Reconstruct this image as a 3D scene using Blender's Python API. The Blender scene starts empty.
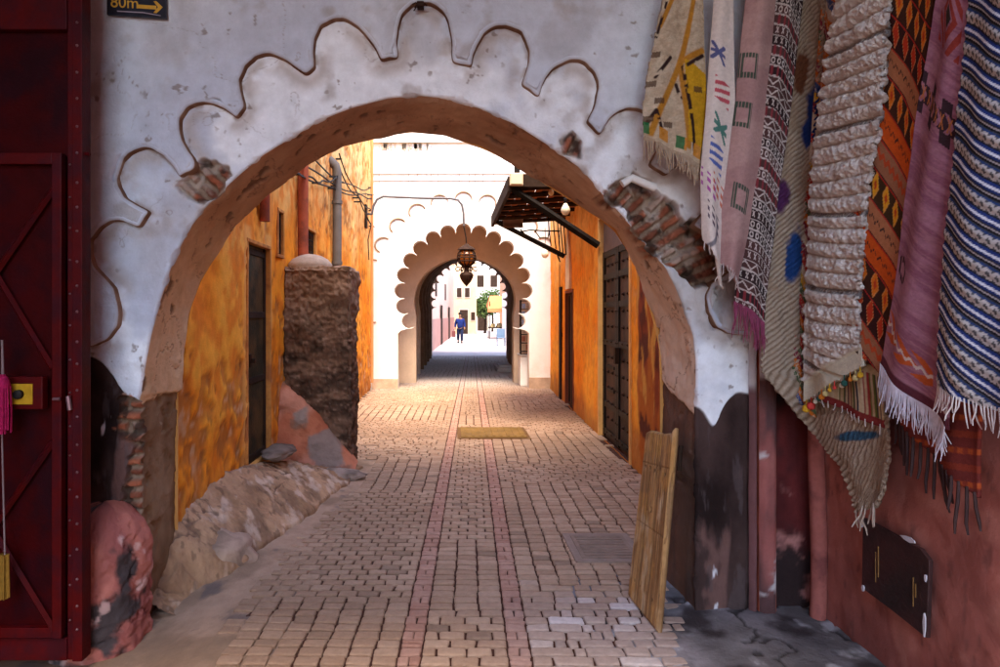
import bpy, bmesh, math, random
import numpy as np
from mathutils import Vector
from mathutils.geometry import tessellate_polygon
random.seed(7); rng = np.random.default_rng(11)
scene = bpy.context.scene
COL = scene.collection
F = 667.0; VX = 450.0; VY = 315.0; EYE = 1.65     # focal length and principal point measured on the photo (1000 px wide)
def P(px, py, Y): return ((px-VX)*Y/F, Y, EYE+(VY-py)*Y/F)
def PX(px, Y): return (px-VX)*Y/F
def PZ(py, Y): return EYE+(VY-py)*Y/F

# ------------------------------------------------------------------ noise
def _h(ix, iy, iz):
    n = (ix.astype(np.int64)*374761393 + iy.astype(np.int64)*668265263 + iz.astype(np.int64)*1442695041) & 0xffffffff
    n = ((n ^ (n >> 13))*1274126177) & 0xffffffff
    n = ((n ^ (n >> 15))*2246822519) & 0xffffffff
    return ((n ^ (n >> 16)) & 0xffff)/65535.0
def vnoise(x, y, z):
    x, y, z = np.broadcast_arrays(np.asarray(x, float), np.asarray(y, float), np.asarray(z, float))
    ix, iy, iz = np.floor(x), np.floor(y), np.floor(z)
    fx, fy, fz = x-ix, y-iy, z-iz
    fx, fy, fz = [f*f*(3-2*f) for f in (fx, fy, fz)]
    r = 0
    for a in (0, 1):
        for b in (0, 1):
            for c in (0, 1):
                w = (fx if a else 1-fx)*(fy if b else 1-fy)*(fz if c else 1-fz)
                r = r + w*_h(ix+a, iy+b, iz+c)
    return r
def fbm(x, y, z, s=1.0, o=4, seed=0):
    r = 0; a = .5; t = 0
    for k in range(o):
        r = r + a*vnoise(np.asarray(x)*s+seed*7.3+k*3.1, np.asarray(y)*s+seed*3.7+k*1.7, np.asarray(z)*s+k*5.9+seed)
        t += a; a *= .5; s = s*2.03
    return r/t
def sm(a, b, x): 
    t = np.clip((x-a)/(b-a), 0, 1); return t*t*(3-2*t)
def mix(a, b, t):
    a = np.asarray(a, float); b = np.asarray(b, float); t = np.asarray(t)[..., None]
    return a*(1-t)+b*t
def C3(shape, c): return np.broadcast_to(np.asarray(c, float), tuple(shape)+(3,)).copy()

# ------------------------------------------------------------------ materials
MATS = {}
def M(name, col=None, rough=.9, var=.18, vs=5., bump=.35, bs=45., metal=0., spec=.07, emit=0., alpha=1., col2=None, c2s=3., c2t=(.45, .6), trans=0., bdist=.01):
    """col None -> colour comes from the mesh's own colour layer; otherwise flat base with noise mottling and an optional second stain colour"""
    if name in MATS: return MATS[name]
    m = bpy.data.materials.new(name); m.use_nodes = True
    nt = m.node_tree; N = nt.nodes; L = nt.links
    b = N['Principled BSDF']
    b.inputs['Roughness'].default_value = rough; b.inputs['Metallic'].default_value = metal
    b.inputs['Specular IOR Level'].default_value = spec
    tc = N.new('ShaderNodeTexCoord')
    if col is None:
        a = N.new('ShaderNodeAttribute'); a.attribute_name = 'Col'; src = a.outputs['Color']
    else:
        a = N.new('ShaderNodeRGB'); a.outputs[0].default_value = (*col, 1); src = a.outputs[0]
        if col2:
            n2 = N.new('ShaderNodeTexNoise'); n2.inputs['Scale'].default_value = c2s; n2.inputs['Detail'].default_value = 8; n2.inputs['Roughness'].default_value = .65
            L.new(tc.outputs['Object'], n2.inputs['Vector'])
            mr = N.new('ShaderNodeMapRange'); mr.inputs[1].default_value = c2t[0]; mr.inputs[2].default_value = c2t[1]
            L.new(n2.outputs['Fac'], mr.inputs[0])
            mx = N.new('ShaderNodeMix'); mx.data_type = 'RGBA'; L.new(mr.outputs[0], mx.inputs['Factor'])
            L.new(src, mx.inputs['A']); mx.inputs['B'].default_value = (*col2, 1); src = mx.outputs['Result']
    n = N.new('ShaderNodeTexNoise'); n.inputs['Scale'].default_value = vs; n.inputs['Detail'].default_value = 8; n.inputs['Roughness'].default_value = .7
    L.new(tc.outputs['Object'], n.inputs['Vector'])
    mr = N.new('ShaderNodeMapRange'); mr.inputs[1].default_value = .25; mr.inputs[2].default_value = .75
    mr.inputs[3].default_value = 1-var; mr.inputs[4].default_value = 1+var; L.new(n.outputs['Fac'], mr.inputs[0])
    vm = N.new('ShaderNodeVectorMath'); vm.operation = 'SCALE'; L.new(src, vm.inputs[0]); L.new(mr.outputs[0], vm.inputs['Scale'])
    L.new(vm.outputs[0], b.inputs['Base Color'])
    if bump:
        nb = N.new('ShaderNodeTexNoise'); nb.inputs['Scale'].default_value = bs; nb.inputs['Detail'].default_value = 6; nb.inputs['Roughness'].default_value = .6
        L.new(tc.outputs['Object'], nb.inputs['Vector'])
        bp = N.new('ShaderNodeBump'); bp.inputs['Strength'].default_value = bump; bp.inputs['Distance'].default_value = bdist
        L.new(nb.outputs['Fac'], bp.inputs['Height']); L.new(bp.outputs[0], b.inputs['Normal'])
    if emit:
        b.inputs['Emission Color'].default_value = (*col, 1); b.inputs['Emission Strength'].default_value = emit
    if trans: b.inputs['Transmission Weight'].default_value = trans
    MATS[name] = m
    return m

# ------------------------------------------------------------------ objects
ORG = {}
def tag(o, label=None, cat=None, group=None, kind=None):
    if label: o['label'] = label
    if cat: o['category'] = cat
    if group: o['group'] = group
    if kind: o['kind'] = kind
    return o
def thing(name, label, cat, loc=(0, 0, 0), group=None):
    o = bpy.data.objects.new(name, None); COL.objects.link(o); o.location = loc; o.empty_display_size = .1
    ORG[o] = np.array(loc, float)
    return tag(o, label, cat, group)
def link(name, me, mat, parent=None, smooth=False):
    o = bpy.data.objects.new(name, me); COL.objects.link(o)
    if mat: me.materials.append(mat)
    if parent is not None:
        o.parent = parent; ORG[o] = ORG.get(parent, np.zeros(3))
        off = ORG[o]
        if np.any(off):
            n = len(me.vertices); co = np.empty(n*3); me.vertices.foreach_get('co', co)
            co = (co.reshape(-1, 3)-off).ravel(); me.vertices.foreach_set('co', co)
    if smooth: me.polygons.foreach_set('use_smooth', [True]*len(me.polygons))
    me.update()
    return o
def raw(name, V, faces, mat, parent=None, col=None, smooth=False, fcol=None):
    me = bpy.data.meshes.new(name)
    me.from_pydata([tuple(map(float, v)) for v in V], [], [tuple(f) for f in faces])
    if col is not None:
        a = me.color_attributes.new('Col', 'FLOAT_COLOR', 'POINT')
        a.data.foreach_set('color', np.concatenate([np.clip(col, 0, 1), np.ones((len(col), 1))], 1).astype(np.float32).ravel())
    return link(name, me, mat, parent, smooth)
def grid(name, G, mat, parent=None, col=None, smooth=True, keep=None, flip=False):
    """G[nu,nv,3] -> one quad sheet, built straight from numpy"""
    nu, nv = G.shape[:2]
    idx = np.arange(nu*nv).reshape(nu, nv)
    q = np.stack([idx[:-1, :-1], idx[1:, :-1], idx[1:, 1:], idx[:-1, 1:]], -1).reshape(-1, 4)
    if keep is not None: q = q[keep.reshape(-1)]
    if flip: q = q[:, ::-1]
    me = bpy.data.meshes.new(name)
    me.vertices.add(nu*nv); me.vertices.foreach_set('co', G.reshape(-1).astype(np.float32))
    me.loops.add(q.size); me.loops.foreach_set('vertex_index', q.reshape(-1).astype(np.int32))
    me.polygons.add(len(q)); me.polygons.foreach_set('loop_start', np.arange(0, q.size, 4, dtype=np.int32))
    me.polygons.foreach_set('loop_total', np.full(len(q), 4, dtype=np.int32))
    me.update(calc_edges=True)
    if col is not None:
        a = me.color_attributes.new('Col', 'FLOAT_COLOR', 'POINT')
        c = np.concatenate([np.clip(col, 0, 1).reshape(-1, 3), np.ones((nu*nv, 1))], 1).astype(np.float32)
        a.data.foreach_set('color', c.ravel())
    o = link(name, me, mat, parent, smooth)
    return o
class MB:
    """collects boxes, tubes, lathes, plates into ONE mesh"""
    def __init__(s): s.V = []; s.F = []
    def add(s, V, Fc):
        b = len(s.V); s.V += [tuple(map(float, v)) for v in V]; s.F += [tuple(i+b for i in f) for f in Fc]; return s
    def box(s, x0, x1, y0, y1, z0, z1, bev=0.0):
        if bev <= 0:
            V = [(x, y, z) for x in (x0, x1) for y in (y0, y1) for z in (z0, z1)]
            return s.add(V, [(0, 1, 3, 2), (4, 6, 7, 5), (0, 4, 5, 1), (2, 3, 7, 6), (0, 2, 6, 4), (1, 5, 7, 3)])
        bm = bmesh.new(); bmesh.ops.create_cube(bm, size=1)
        for v in bm.verts: v.co = ((x0+x1)/2+v.co.x*(x1-x0), (y0+y1)/2+v.co.y*(y1-y0), (z0+z1)/2+v.co.z*(z1-z0))
        bmesh.ops.bevel(bm, geom=bm.edges[:], offset=bev, segments=2, profile=.6, affect='EDGES')
        return s.bm(bm)
    def bm(s, bm):
        bm.verts.index_update(); V = [v.co[:] for v in bm.verts]; Fc = [[v.index for v in f.verts] for f in bm.faces]; bm.free(); return s.add(V, Fc)
    def tube(s, pts, r, n=8, caps=True):
        pts = [Vector(p) for p in pts]; rs = r if isinstance(r, (list, tuple)) else [r]*len(pts)
        V = []; Fc = []; up = None
        for i, p in enumerate(pts):
            d = (pts[min(i+1, len(pts)-1)]-pts[max(i-1, 0)]).normalized()
            if up is None: up = Vector((0, 0, 1)) if abs(d.z) < .9 else Vector((1, 0, 0))
            a = d.cross(up)
            if a.length < 1e-5: a = d.orthogonal()
            a.normalize(); bq = a.cross(d).normalized(); up = bq
            for k in range(n):
                t = 2*math.pi*k/n; V.append(p+a*math.cos(t)*rs[i]+bq*math.sin(t)*rs[i])
        for i in range(len(pts)-1):
            for k in range(n): Fc.append((i*n+k, i*n+(k+1) % n, (i+1)*n+(k+1) % n, (i+1)*n+k))
        if caps: Fc.append(tuple(range(n))[::-1]); Fc.append(tuple((len(pts)-1)*n+k for k in range(n)))
        return s.add(V, Fc)
    def lathe(s, prof, c, n=20):
        V = []; Fc = []
        for r, z in prof:
            for k in range(n):
                t = 2*math.pi*k/n; V.append((c[0]+r*math.cos(t), c[1]+r*math.sin(t), c[2]+z))
        for i in range(len(prof)-1):
            for k in range(n): Fc.append((i*n+k, i*n+(k+1) % n, (i+1)*n+(k+1) % n, (i+1)*n+k))
        Fc.append(tuple(range(n))[::-1]); Fc.append(tuple((len(prof)-1)*n+k for k in range(n)))
        return s.add(V, Fc)
    def plate(s, poly, y0, y1, fn=None):
        """poly in (x,z), extruded between y0 and y1; fn maps (x,y,z)->point"""
        n = len(poly); tri = tessellate_polygon([[Vector((p[0], p[1], 0)) for p in poly]])
        V = [(p[0], y0, p[1]) for p in poly]+[(p[0], y1, p[1]) for p in poly]
        Fc = [tuple(t) for t in tri]+[tuple(i+n for i in t)[::-1] for t in tri]
        Fc += [(i, (i+1) % n, (i+1) % n+n, i+n) for i in range(n)]
        if fn: V = [fn(*v) for v in V]
        return s.add(V, Fc)
    def build(s, name, mat, parent=None, smooth=False, bevel=0, recalc=True):
        me = bpy.data.meshes.new(name); me.from_pydata(s.V, [], s.F)
        if recalc:
            bm = bmesh.new(); bm.from_mesh(me); bmesh.ops.recalc_face_normals(bm, faces=bm.faces[:]); bm.to_mesh(me); bm.free()
        o = link(name, me, mat, parent, False)
        if smooth:
            me.polygons.foreach_set('use_smooth', [True]*len(me.polygons))
            try: me.set_sharp_from_angle(angle=math.radians(40))
            except Exception: pass
        if bevel:
            md = o.modifiers.new('bevel', 'BEVEL'); md.width = bevel; md.segments = 2; md.limit_method = 'ANGLE'; md.angle_limit = math.radians(40)
        return o
def resample(pts, n):
    p = np.asarray(pts, float); d = np.r_[0, np.cumsum(np.hypot(*np.diff(p, axis=0).T))]
    t = np.linspace(0, d[-1], n); return np.stack([np.interp(t, d, p[:, 0]), np.interp(t, d, p[:, 1])], 1)
def smooth_pts(p, k):
    for _ in range(k):
        q = p.copy(); q[1:-1] = (p[:-2]+2*p[1:-1]+p[2:])/4; p = q
    return p
def sdist(X, Z, poly):
    """distance to an open polyline"""
    D = np.full(X.shape, 1e9)
    for (x0, z0), (x1, z1) in zip(poly[:-1], poly[1:]):
        dx, dz = x1-x0, z1-z0; L = dx*dx+dz*dz+1e-12
        t = np.clip(((X-x0)*dx+(Z-z0)*dz)/L, 0, 1)
        D = np.minimum(D, np.hypot(X-x0-t*dx, Z-z0-t*dz))
    return D
def inside(X, Z, poly):
    r = np.zeros(X.shape, bool); n = len(poly)
    for i in range(n):
        x0, z0 = poly[i]; x1, z1 = poly[(i+1) % n]
        if z0 == z1: continue
        c = ((z0 > Z) != (z1 > Z)) & (X < (x1-x0)*(Z-z0)/(z1-z0)+x0)
        r ^= c
    return r
def sd(X, Z, poly):
    d = sdist(X, Z, list(poly)+[poly[0]]); return np.where(inside(X, Z, poly), -d, d)
def bricks(a, b, bw=.2, bh=.06, mort=.012):
    """returns (brick mask 0..1, random per brick)"""
    r = np.floor(b/bh); aa = a+np.where(r % 2 == 0, 0, bw/2); c = np.floor(aa/bw)
    fa = aa-c*bw; fb = b-r*bh
    e = np.minimum(np.minimum(fa, bw-fa), np.minimum(fb, bh-fb))
    return sm(mort*.35, mort, e), _h(c, r, c*0+5)

# ------------------------------------------------------------------ camera, light, world
cam = bpy.data.cameras.new('camera'); co = bpy.data.objects.new('camera', cam); COL.objects.link(co)
co.location = (0, 0, EYE); co.rotation_euler = (math.pi/2, 0, 0)
cam.sensor_width = 36; cam.lens = 36*F/1000; cam.shift_x = .05; cam.shift_y = (VY-333.5)/1000
cam.clip_start = .05; cam.clip_end = 2000
scene.camera = co
ELEV, AZ = 62., 6.
w = bpy.data.worlds.new('World'); scene.world = w; w.use_nodes = True
sky = w.node_tree.nodes.new('ShaderNodeTexSky'); sky.sky_type = 'NISHITA'; sky.sun_disc = False
sky.sun_elevation = math.radians(ELEV); sky.sun_rotation = math.radians(180-AZ)
w.node_tree.links.new(sky.outputs[0], w.node_tree.nodes['Background'].inputs[0])
w.node_tree.nodes['Background'].inputs[1].default_value = .15
sl = bpy.data.lights.new('sun', 'SUN'); so = bpy.data.objects.new('sun', sl); COL.objects.link(so)
sl.energy = 1.4; sl.angle = math.radians(25); sl.color = (1, .86, .66)
so.rotation_euler = (math.radians(90-ELEV), 0, math.radians(AZ)); so.location = (3, -10, 15)
vs = scene.view_settings; vs.view_transform = 'Standard'; vs.look = 'None'; vs.exposure = 2.88; vs.gamma = 1
vs.use_curve_mapping = False
scene.cycles.max_bounces = 10; scene.cycles.diffuse_bounces = 7; scene.cycles.use_denoising = True
scene.cycles.sample_clamp_indirect = 8

YF, YB = 3.70, 4.28
# palette
MV = M('weathered_plaster', None, .92, .16, 9, .5, 70)
MVS = M('smooth_plaster', None, .85, .12, 7, .3, 60)
MSTONE = M('rough_cement', None, .95, .2, 8, .8, 35)
MRED = M('dark_red_painted_metal', None, .45, .25, 6, .15, 90, spec=.45)
MBLK = M('black_iron', (.018, .015, .014), .5, .4, 8, .3, 60, metal=.3)
MRUST = M('rusty_brown_iron', (.035, .018, .012), .65, .4, 7, .4, 50, metal=.2)
MWOOD = M('dark_old_wood', (.032, .018, .012), .85, .4, 5, .5, 30, spec=.1)
MWHITE = M('white_lime_plaster', (.80, .77, .73), .9, .07, 2.5, .35, 25, col2=(.70, .60, .5), c2s=1.1, c2t=(.55, .8))
MPAINTRED = M('red_brown_paint', (.36, .09, .05), .7, .25, 4, .3, 40, col2=(.2, .06, .04), c2s=5)
MGREY = M('grey_plastic_pipe', (.11, .095, .09), .6, .2, 5, .1, 50)
MCABLE = M('black_cable', (.02, .018, .018), .6, .2, 5, 0)

# ================================================================== FRONT ARCH WALL
OUT = [(138.5,410),(140,395),(142,381),(149,338),(158,302),(173,259),(187,230),(204,208),(230,182),(262,155),(319,120),(352,107),(388,97.5),(420,95),(451,98.5),(482,108.5),(516,124),(549,145),(582,168),(612,203),(641,236),(663,263),(677,288),(686,312),(694,335),(697,360),(697,388),(697,400)]
INN = [(178,410),(179,394),(183,351),(191,308),(201,281),(220,250),(236,224),(267,194),(306,165),(342,146),(375,138),(411,132.5),(444,135.5),(483,149),(516,165),(549,187),(582,208),(598,218),(614,231),(625,247),(637,269),(647,301),(655,328),(659,348),(660,384),(660,400)]
def legcurve(px, Y, n1, n2, n3, zb=-.3):
    a = np.array([(PX(x, Y), PZ(y, Y)) for x, y in px]); zs = 1.18
    a[0, 1] = zs; a[-1, 1] = zs
    mid = smooth_pts(resample(a, n2), 12)
    L = np.stack([np.linspace(mid[0, 0]-.0, mid[0, 0], n1), np.linspace(zb, zs, n1)], 1)[:-1]
    R = np.stack([np.linspace(mid[-1, 0], mid[-1, 0], n3), np.linspace(zs, zb, n3)], 1)[1:]
    return np.concatenate([L, mid, R])
n1, n2, n3 = 190, 860, 190
FC = legcurve(OUT, YF, n1, n2, n3); BC = legcurve(INN, YB, n1, n2, n3)
NT = len(FC); cx, cz = -.17, 1.18
XL, XR, ZB, ZT = -2.35, 1.68, -.3, 3.75
dirs = FC-np.array([cx, cz]); legm = FC[:, 1] < cz
dirs[legm, 1] = 0
dirs /= np.linalg.norm(dirs, axis=1)[:, None]
with np.errstate(divide='ignore', invalid='ignore'):
    tx = np.where(dirs[:, 0] > 1e-6, (XR-FC[:, 0])/dirs[:, 0], np.where(dirs[:, 0] < -1e-6, (XL-FC[:, 0])/dirs[:, 0], 1e9))
    tz = np.where(dirs[:, 1] > 1e-6, (ZT-FC[:, 1])/dirs[:, 1], 1e9)
TM = np.minimum(tx, tz)
NM = 300
s = np.linspace(0, 1, NM)**1.08
R_ = TM[:, None]*s[None]                       # distance out from the arch edge
GX = FC[:, 0, None]+dirs[:, 0, None]*R_; GZ = FC[:, 1, None]+dirs[:, 1, None]*R_
arcl = np.r_[0, np.cumsum(np.hypot(*np.diff(FC, axis=0).T))]
ARC = np.broadcast_to(arcl[:, None], GX.shape)
LOBES = [(60,350),(84,347),(97,345),(111,338),(120,326),(122,313),(117,288),(106,277),(97,266),(93,252),(94,240),(104,227),(114,222),(124,221),(142,227),(149,216),(152,213),(138,206),(127,198),(121,188),(119,178),(124,162),(131,154),(139,150),(148,149),(155,150),(166,157),(175,165),(182,178),(196,170),(197,163),(190,152),(184,142),(181,131),(181,120),(188,110),(196,105.5),(205,104),(213,104.5),(221,107),(230,112),(238,119),(246,109),(245,104),(242,93),(241,82),(246,68),(256,58),(264,55),(272,54.5),(286,60),(299,71),(307,76),(316,69),(314,55),(316,40),(322,28),(335,20.5),(344,20.5),(352,24),(365,35),(375,48),(382,62),(398,59),(397,45),(398,30),(401,20),(406,13),(413,7),(421,5),(430,5.5),(438,9),(445,16),(449,25),(452,42),(453,63),(471,68),(472,58),(475,49.5),(483,36),(490,31),(498,28),(506,27.5),(513,30),(520,34),(525,42),(529,53),(528,66),(524,79),(522,86),(538,97),(541,87),(545,79),(552,71),(560,65.5),(569,62),(578,63),(585,66),(592,73),(596,82),(597,92),(595,102),(592,112),(586,123),(599,135),(605,124),(611,117),(618,112),(626,109.5),(635,110),(645,114),(654,122),(659,135),(657,150),(648,166),(664,176),(672,168),(684,164),(697,168),(706,180),(708,196),(702,214),(691,226),(706,236),(718,230),(728,234),(734,246),(734,262),(724,276),(710,284),(704,296),(707,312),(714,327),(726,333),(741,335),(770,335)]
LW = np.array([(PX(x, YF), PZ(y, YF)) for x, y in LOBES])
LW = smooth_pts(resample(LW, 760), 1)
lobepoly = [tuple(p) for p in LW]+[(3.5, -1.), (-3.5, -1.), (-3.5, LW[0, 1])]
dl = sdist(GX, GZ, [tuple(p) for p in LW])
sgn = np.where(inside(GX, GZ, lobepoly), -1, 1)
SDL = dl*sgn                                     # >0 : proud outer plaster
n_big = fbm(GX, GZ, 0, 1.4, 5, 1); n_mid = fbm(GX, GZ, 0, 6, 5, 2); n_fine = fbm(GX, GZ, 0, 28, 3, 3)
wob = (fbm(GX, GZ, 0, 9, 4, 4)-.5)
chipl = sm(.60, .72, fbm(GX, GZ, 0, 5, 4, 21))    # where the raised edge has crumbled
proud = sm(.0, .016, SDL-chipl*.02)
Yg = YF-.042*proud
Yg -= (n_big-.5)*.035+(n_mid-.5)*.014+(n_fine-.5)*.003
edge_n = fbm(ARC*1.0, R_, 0, 14, 4, 6)
rr = .016+.03*sm(.5, .75, edge_n)
Yg += np.where(R_ < rr, (rr-np.sqrt(np.clip(rr**2-(rr-R_)**2, 0, None))), 0)
# colours
base = mix((.53, .56, .65), (.64, .67, .74), sm(.35, .65, n_big))
base = mix(base, (.84, .86, .90), sm(.42, .58, fbm(GX, GZ, 0, 2.2, 5, 8)+.22*sm(.75, .15, R_)-.12)*(1-proud)*.95)
base = mix(base, (.42, .41, .44), .6*sm(.54, .74, fbm(GX*1.0, GZ*.55, 0, 3.2, 6, 9)))
base = mix(base, (.34, .27, .23), .5*sm(.62, .76, fbm(GX, GZ, 0, 4.5, 6, 10)))
base = mix(base, (.42, .34, .29), .8*sm(.02, -.05, SDL-.0)*sm(-.13, -.01, SDL)*sm(.35, .6, fbm(GX, GZ, 0, 7, 4, 30)))   # dirt and painted-in shade under the raised edges
base = mix(base, (.30, .19, .13), .6*sm(.03, .006, dl)*sm(.55, .7, fbm(GX, GZ, 0, 12, 4, 43)))            # brown rim plaster with part of its shade mixed into the colour
specks = sm(.74, .80, fbm(GX, GZ, 0, 22, 3, 12)); base = mix(base, (.2, .14, .11), .7*specks*sm(.45, .6, n_mid))
cr = np.abs(fbm(GX, GZ, 0, 2.6, 5, 14)-.5); crack = sm(.0035, .001, cr)*sm(.52, .60, fbm(GX, GZ, 0, 1.1, 3, 15))
base = mix(base, (.30, .24, .22), .5*crack); Yg += .004*crack
# patch of grey crumbling render at the right, low
grey = sm(.12, -.06, sd(GX, GZ, [P(x, y, YF)[::2] for x, y in [(640,262),(660,240),(700,250),(760,270),(760,340),(716,332),(700,300),(672,300)]])+wob*.25)
base = mix(base, mix((.30, .27, .26), (.55, .53, .53), sm(.35, .7, n_mid)), grey*.85); Yg += grey*(sm(.6, .72, fbm(GX, GZ, 0, 12, 3, 31))*.03-(n_mid-.5)*.05)
# dark dado along the bottom
zb = 1.16+.10*(fbm(GX, 0, 0, 5, 4, 16)-.5)+.25*sm(-1.72, -2.0, GX)-.10*np.exp(-((GX-1.47)/.05)**2)+.05*sm(1.45, 1.66, GX)
dado = sm(.008, -.008, GZ-zb+wob*.03)
dcol = mix((.022, .013, .012), (.07, .041, .036), sm(.35, .7, fbm(GX, GZ*.5, 0, 4, 6, 17)))
dcol = mix(dcol, (.19, .10, .085), .75*sm(.53, .68, fbm(GX*1.5, GZ*.3, 0, 6, 6, 18)))
dcol = mix(dcol, (.10, .075, .075), .5*sm(.60, .72, fbm(GX*2, GZ*.5, 0, 11, 5, 44)))
dcol = mix(dcol, (.015, .012, .012), .7*sm(.56, .66, fbm(GX*1.2, GZ*.6, 0, 5, 6, 45)+.12*sm(.5, 0, GZ)))
dcol = mix(dcol, (.62, .60, .62), sm(.755, .80, fbm(GX*1.3, GZ*.5, 0, 9, 4, 19)+.12*np.exp(-((GX-1.46)/.04)**2)))
base = mix(base, dcol, dado); Yg += dado*.014-dado*(n_mid-.5)*.02
# broken places that show the brick
def patch(poly, wl): return sd(GX, GZ, [P(x, y, YF)[::2] for x, y in poly])+wob*wl
p1 = patch([(176,186),(190,164),(205,160),(228,166),(232,176),(222,192),(204,206),(190,200)], .10)
p2 = patch([(584,206),(604,196),(620,178),(634,168),(654,186),(680,212),(712,232),(724,262),(716,290),(694,288),(676,270),(660,262),(640,240),(614,212)], .16)
p3 = patch([(126,396),(140,402),(150,402),(150,545),(128,540),(122,505),(129,460),(120,420)], .22)
p4 = patch([(560,140),(572,130),(582,140),(580,156),(566,152)], .08)
for pp, radial, dep in ((p1, 1, .06), (p2, 1, .085), (p3, 0, .05), (p4, 1, .02)):
    a, b = (R_, ARC) if radial else (GX, GZ)
    bm_, br = bricks(a+.03*(n_mid-.5), b+.035*(n_mid-.5)+.012*(n_fine-.5), .27 if radial else .2, .062, .022)
    k = sm(.006, -.012, pp)
    bc = mix(mix((.15, .05, .03), (.36, .115, .06), br), (.24, .16, .11), 1-bm_)
    bc = mix(bc, (.40, .32, .26), .8*sm(.54, .66, fbm(GX, GZ, 0, 8, 5, 46))); bc = mix(bc, (.05, .03, .022), .85*sm(.52, .64, fbm(GX, GZ, 0, 13, 5, 25)))
    base = mix(base, bc, k)
    Yg += k*(dep*(.35+1.1*fbm(GX, GZ, 0, 7, 5, 26))-.032*bm_*(.5+br)-(n_fine-.5)*.04)
    rim = sm(.03, .0, np.abs(pp)); base = mix(base, (.62, .56, .52), rim*.35*(radial > 0))
arch = thing('arch_wall', 'whitewashed front archway with a scalloped relief, broken plaster and dark dado', 'archway', (cx, YF, 0))
G = np.stack([GX, Yg, GZ], -1)
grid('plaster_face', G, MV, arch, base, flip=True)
# crisp broken lip of the raised plaster along the scallops
tl = np.gradient(LW, axis=0); tl /= np.linalg.norm(tl, axis=1)[:, None]+1e-9; nl = np.stack([-tl[:, 1], tl[:, 0]], 1)
if np.mean(inside(LW[:, 0]+.01*nl[:, 0], LW[:, 1]+.01*nl[:, 1], lobepoly)) > .5: nl = -nl
nl = smooth_pts(nl, 2)
al_ = np.r_[0, np.cumsum(np.hypot(*np.diff(LW, axis=0).T))]
jit = (fbm(al_, 0, 0, 18, 4, 47)-.5)*.012; chl = sm(.58, .72, fbm(LW[:, 0], LW[:, 1], 0, 5, 4, 21))
surf = -((fbm(LW[:, 0], LW[:, 1], 0, 1.4, 5, 1)-.5)*.035+(fbm(LW[:, 0], LW[:, 1], 0, 6, 5, 2)-.5)*.014)
fr = YF-.0425+surf+.022*chl
prof_ = [(.026, .004), (.016, -.0006), (.001, .0), (-.002, .004), (-.004, .02), (-.006, .066)]
RG = np.stack([np.stack([LW[:, 0]+nl[:, 0]*(d_+jit), fr+dy_, LW[:, 1]+nl[:, 1]*(d_+jit)], 1) for d_, dy_ in prof_], 1)
w_ = mix((.53, .56, .65), (.64, .67, .74), sm(.35, .65, fbm(LW[:, 0], LW[:, 1], 0, 1.4, 5, 1)))
bn = mix((.17, .085, .05), (.30, .18, .12), sm(.4, .65, fbm(al_, 0, 0, 9, 4, 48)))  # brown underside, some of its shade put into the colour
rcol = np.stack([w_, w_, mix(w_, bn, .35+0*al_), bn, bn, bn], 1)
grid('scallop_edge', RG, MV, arch, rcol)
# reveal (soffit and jambs)
ND = 44; q = np.linspace(0, 1, ND)
SX = FC[:, 0, None]*(1-q)+BC[:, 0, None]*q; SZ = FC[:, 1, None]*(1-q)+BC[:, 1, None]*q
SY = Yg[:, 0][:, None]*(1-q)+YB*q
nrm = dirs[:, None, :]
rn = (fbm(ARC[:, :1]+0*SX, SY*1.0, 3, 3, 5, 33)-.5)*.05+(fbm(ARC[:, :1]+0*SX, SY, 3, 16, 4, 34)-.5)*.012
fade = np.clip(np.minimum(q/.08, 1), 0, 1)[None]
A2 = ARC[:, :1]+0*SX
rc = mix((.52, .32, .20), (.42, .24, .145), sm(.35, .65, fbm(A2, SY, 3, 2.5, 5, 35)))
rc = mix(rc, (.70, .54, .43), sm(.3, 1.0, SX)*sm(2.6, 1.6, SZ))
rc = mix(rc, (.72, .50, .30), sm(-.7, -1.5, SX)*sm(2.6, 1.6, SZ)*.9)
holes = sm(.70, .75, fbm(A2, SY, 3, 9, 3, 36)); rc = mix(rc, (.16, .10, .07), holes*.8); rn = rn+holes*.012
crk = sm(.006, .002, np.abs(fbm(A2, SY, 3, 3.2, 5, 37)-.5)); rc = mix(rc, (.2, .12, .09), crk*.6); rn = rn+crk*.005
zb2 = 1.14+.08*(fbm(SY, SX, 0, 6, 4, 38)-.5)+np.where(SX > 0, -.03+.1*q, .03-.02*q)
dd = sm(.008, -.008, SZ-zb2)
dc2 = mix((.20, .115, .06), (.30, .19, .11), sm(.35, .7, fbm(SX, SY, SZ*.4, 5, 5, 39)))
dc2 = np.where((SX > 0)[..., None], mix((.16, .085, .06), (.10, .06, .05), sm(.4, .6, fbm(SX, SY, SZ*.4, 5, 5, 40))), dc2)
rc = mix(rc, dc2, dd); rn = rn+dd*.012
# bricks of the right-hand break run on under the arch
k2 = sm(.01, -.02, p2[:, 0])[:, None]*sm(.55, .2, q+.5*(fbm(A2, SY, 3, 8, 4, 41)-.5))
bm_, br = bricks(SY+.03*fbm(SY, A2, 0, 9, 3, 49), A2+.03*fbm(SY, A2, 0, 7, 3, 50), .27, .062, .022)
rc = mix(rc, mix(mix((.16, .055, .03), (.36, .12, .06), br), (.24, .16, .11), 1-bm_), k2); rn = rn+k2*.045*(1-.5*bm_)
SG = np.stack([SX+nrm[..., 0]*rn*fade, SY, SZ+nrm[..., 1]*rn*fade], -1)
grid('arch_reveal', SG, MV, arch, rc)
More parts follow.
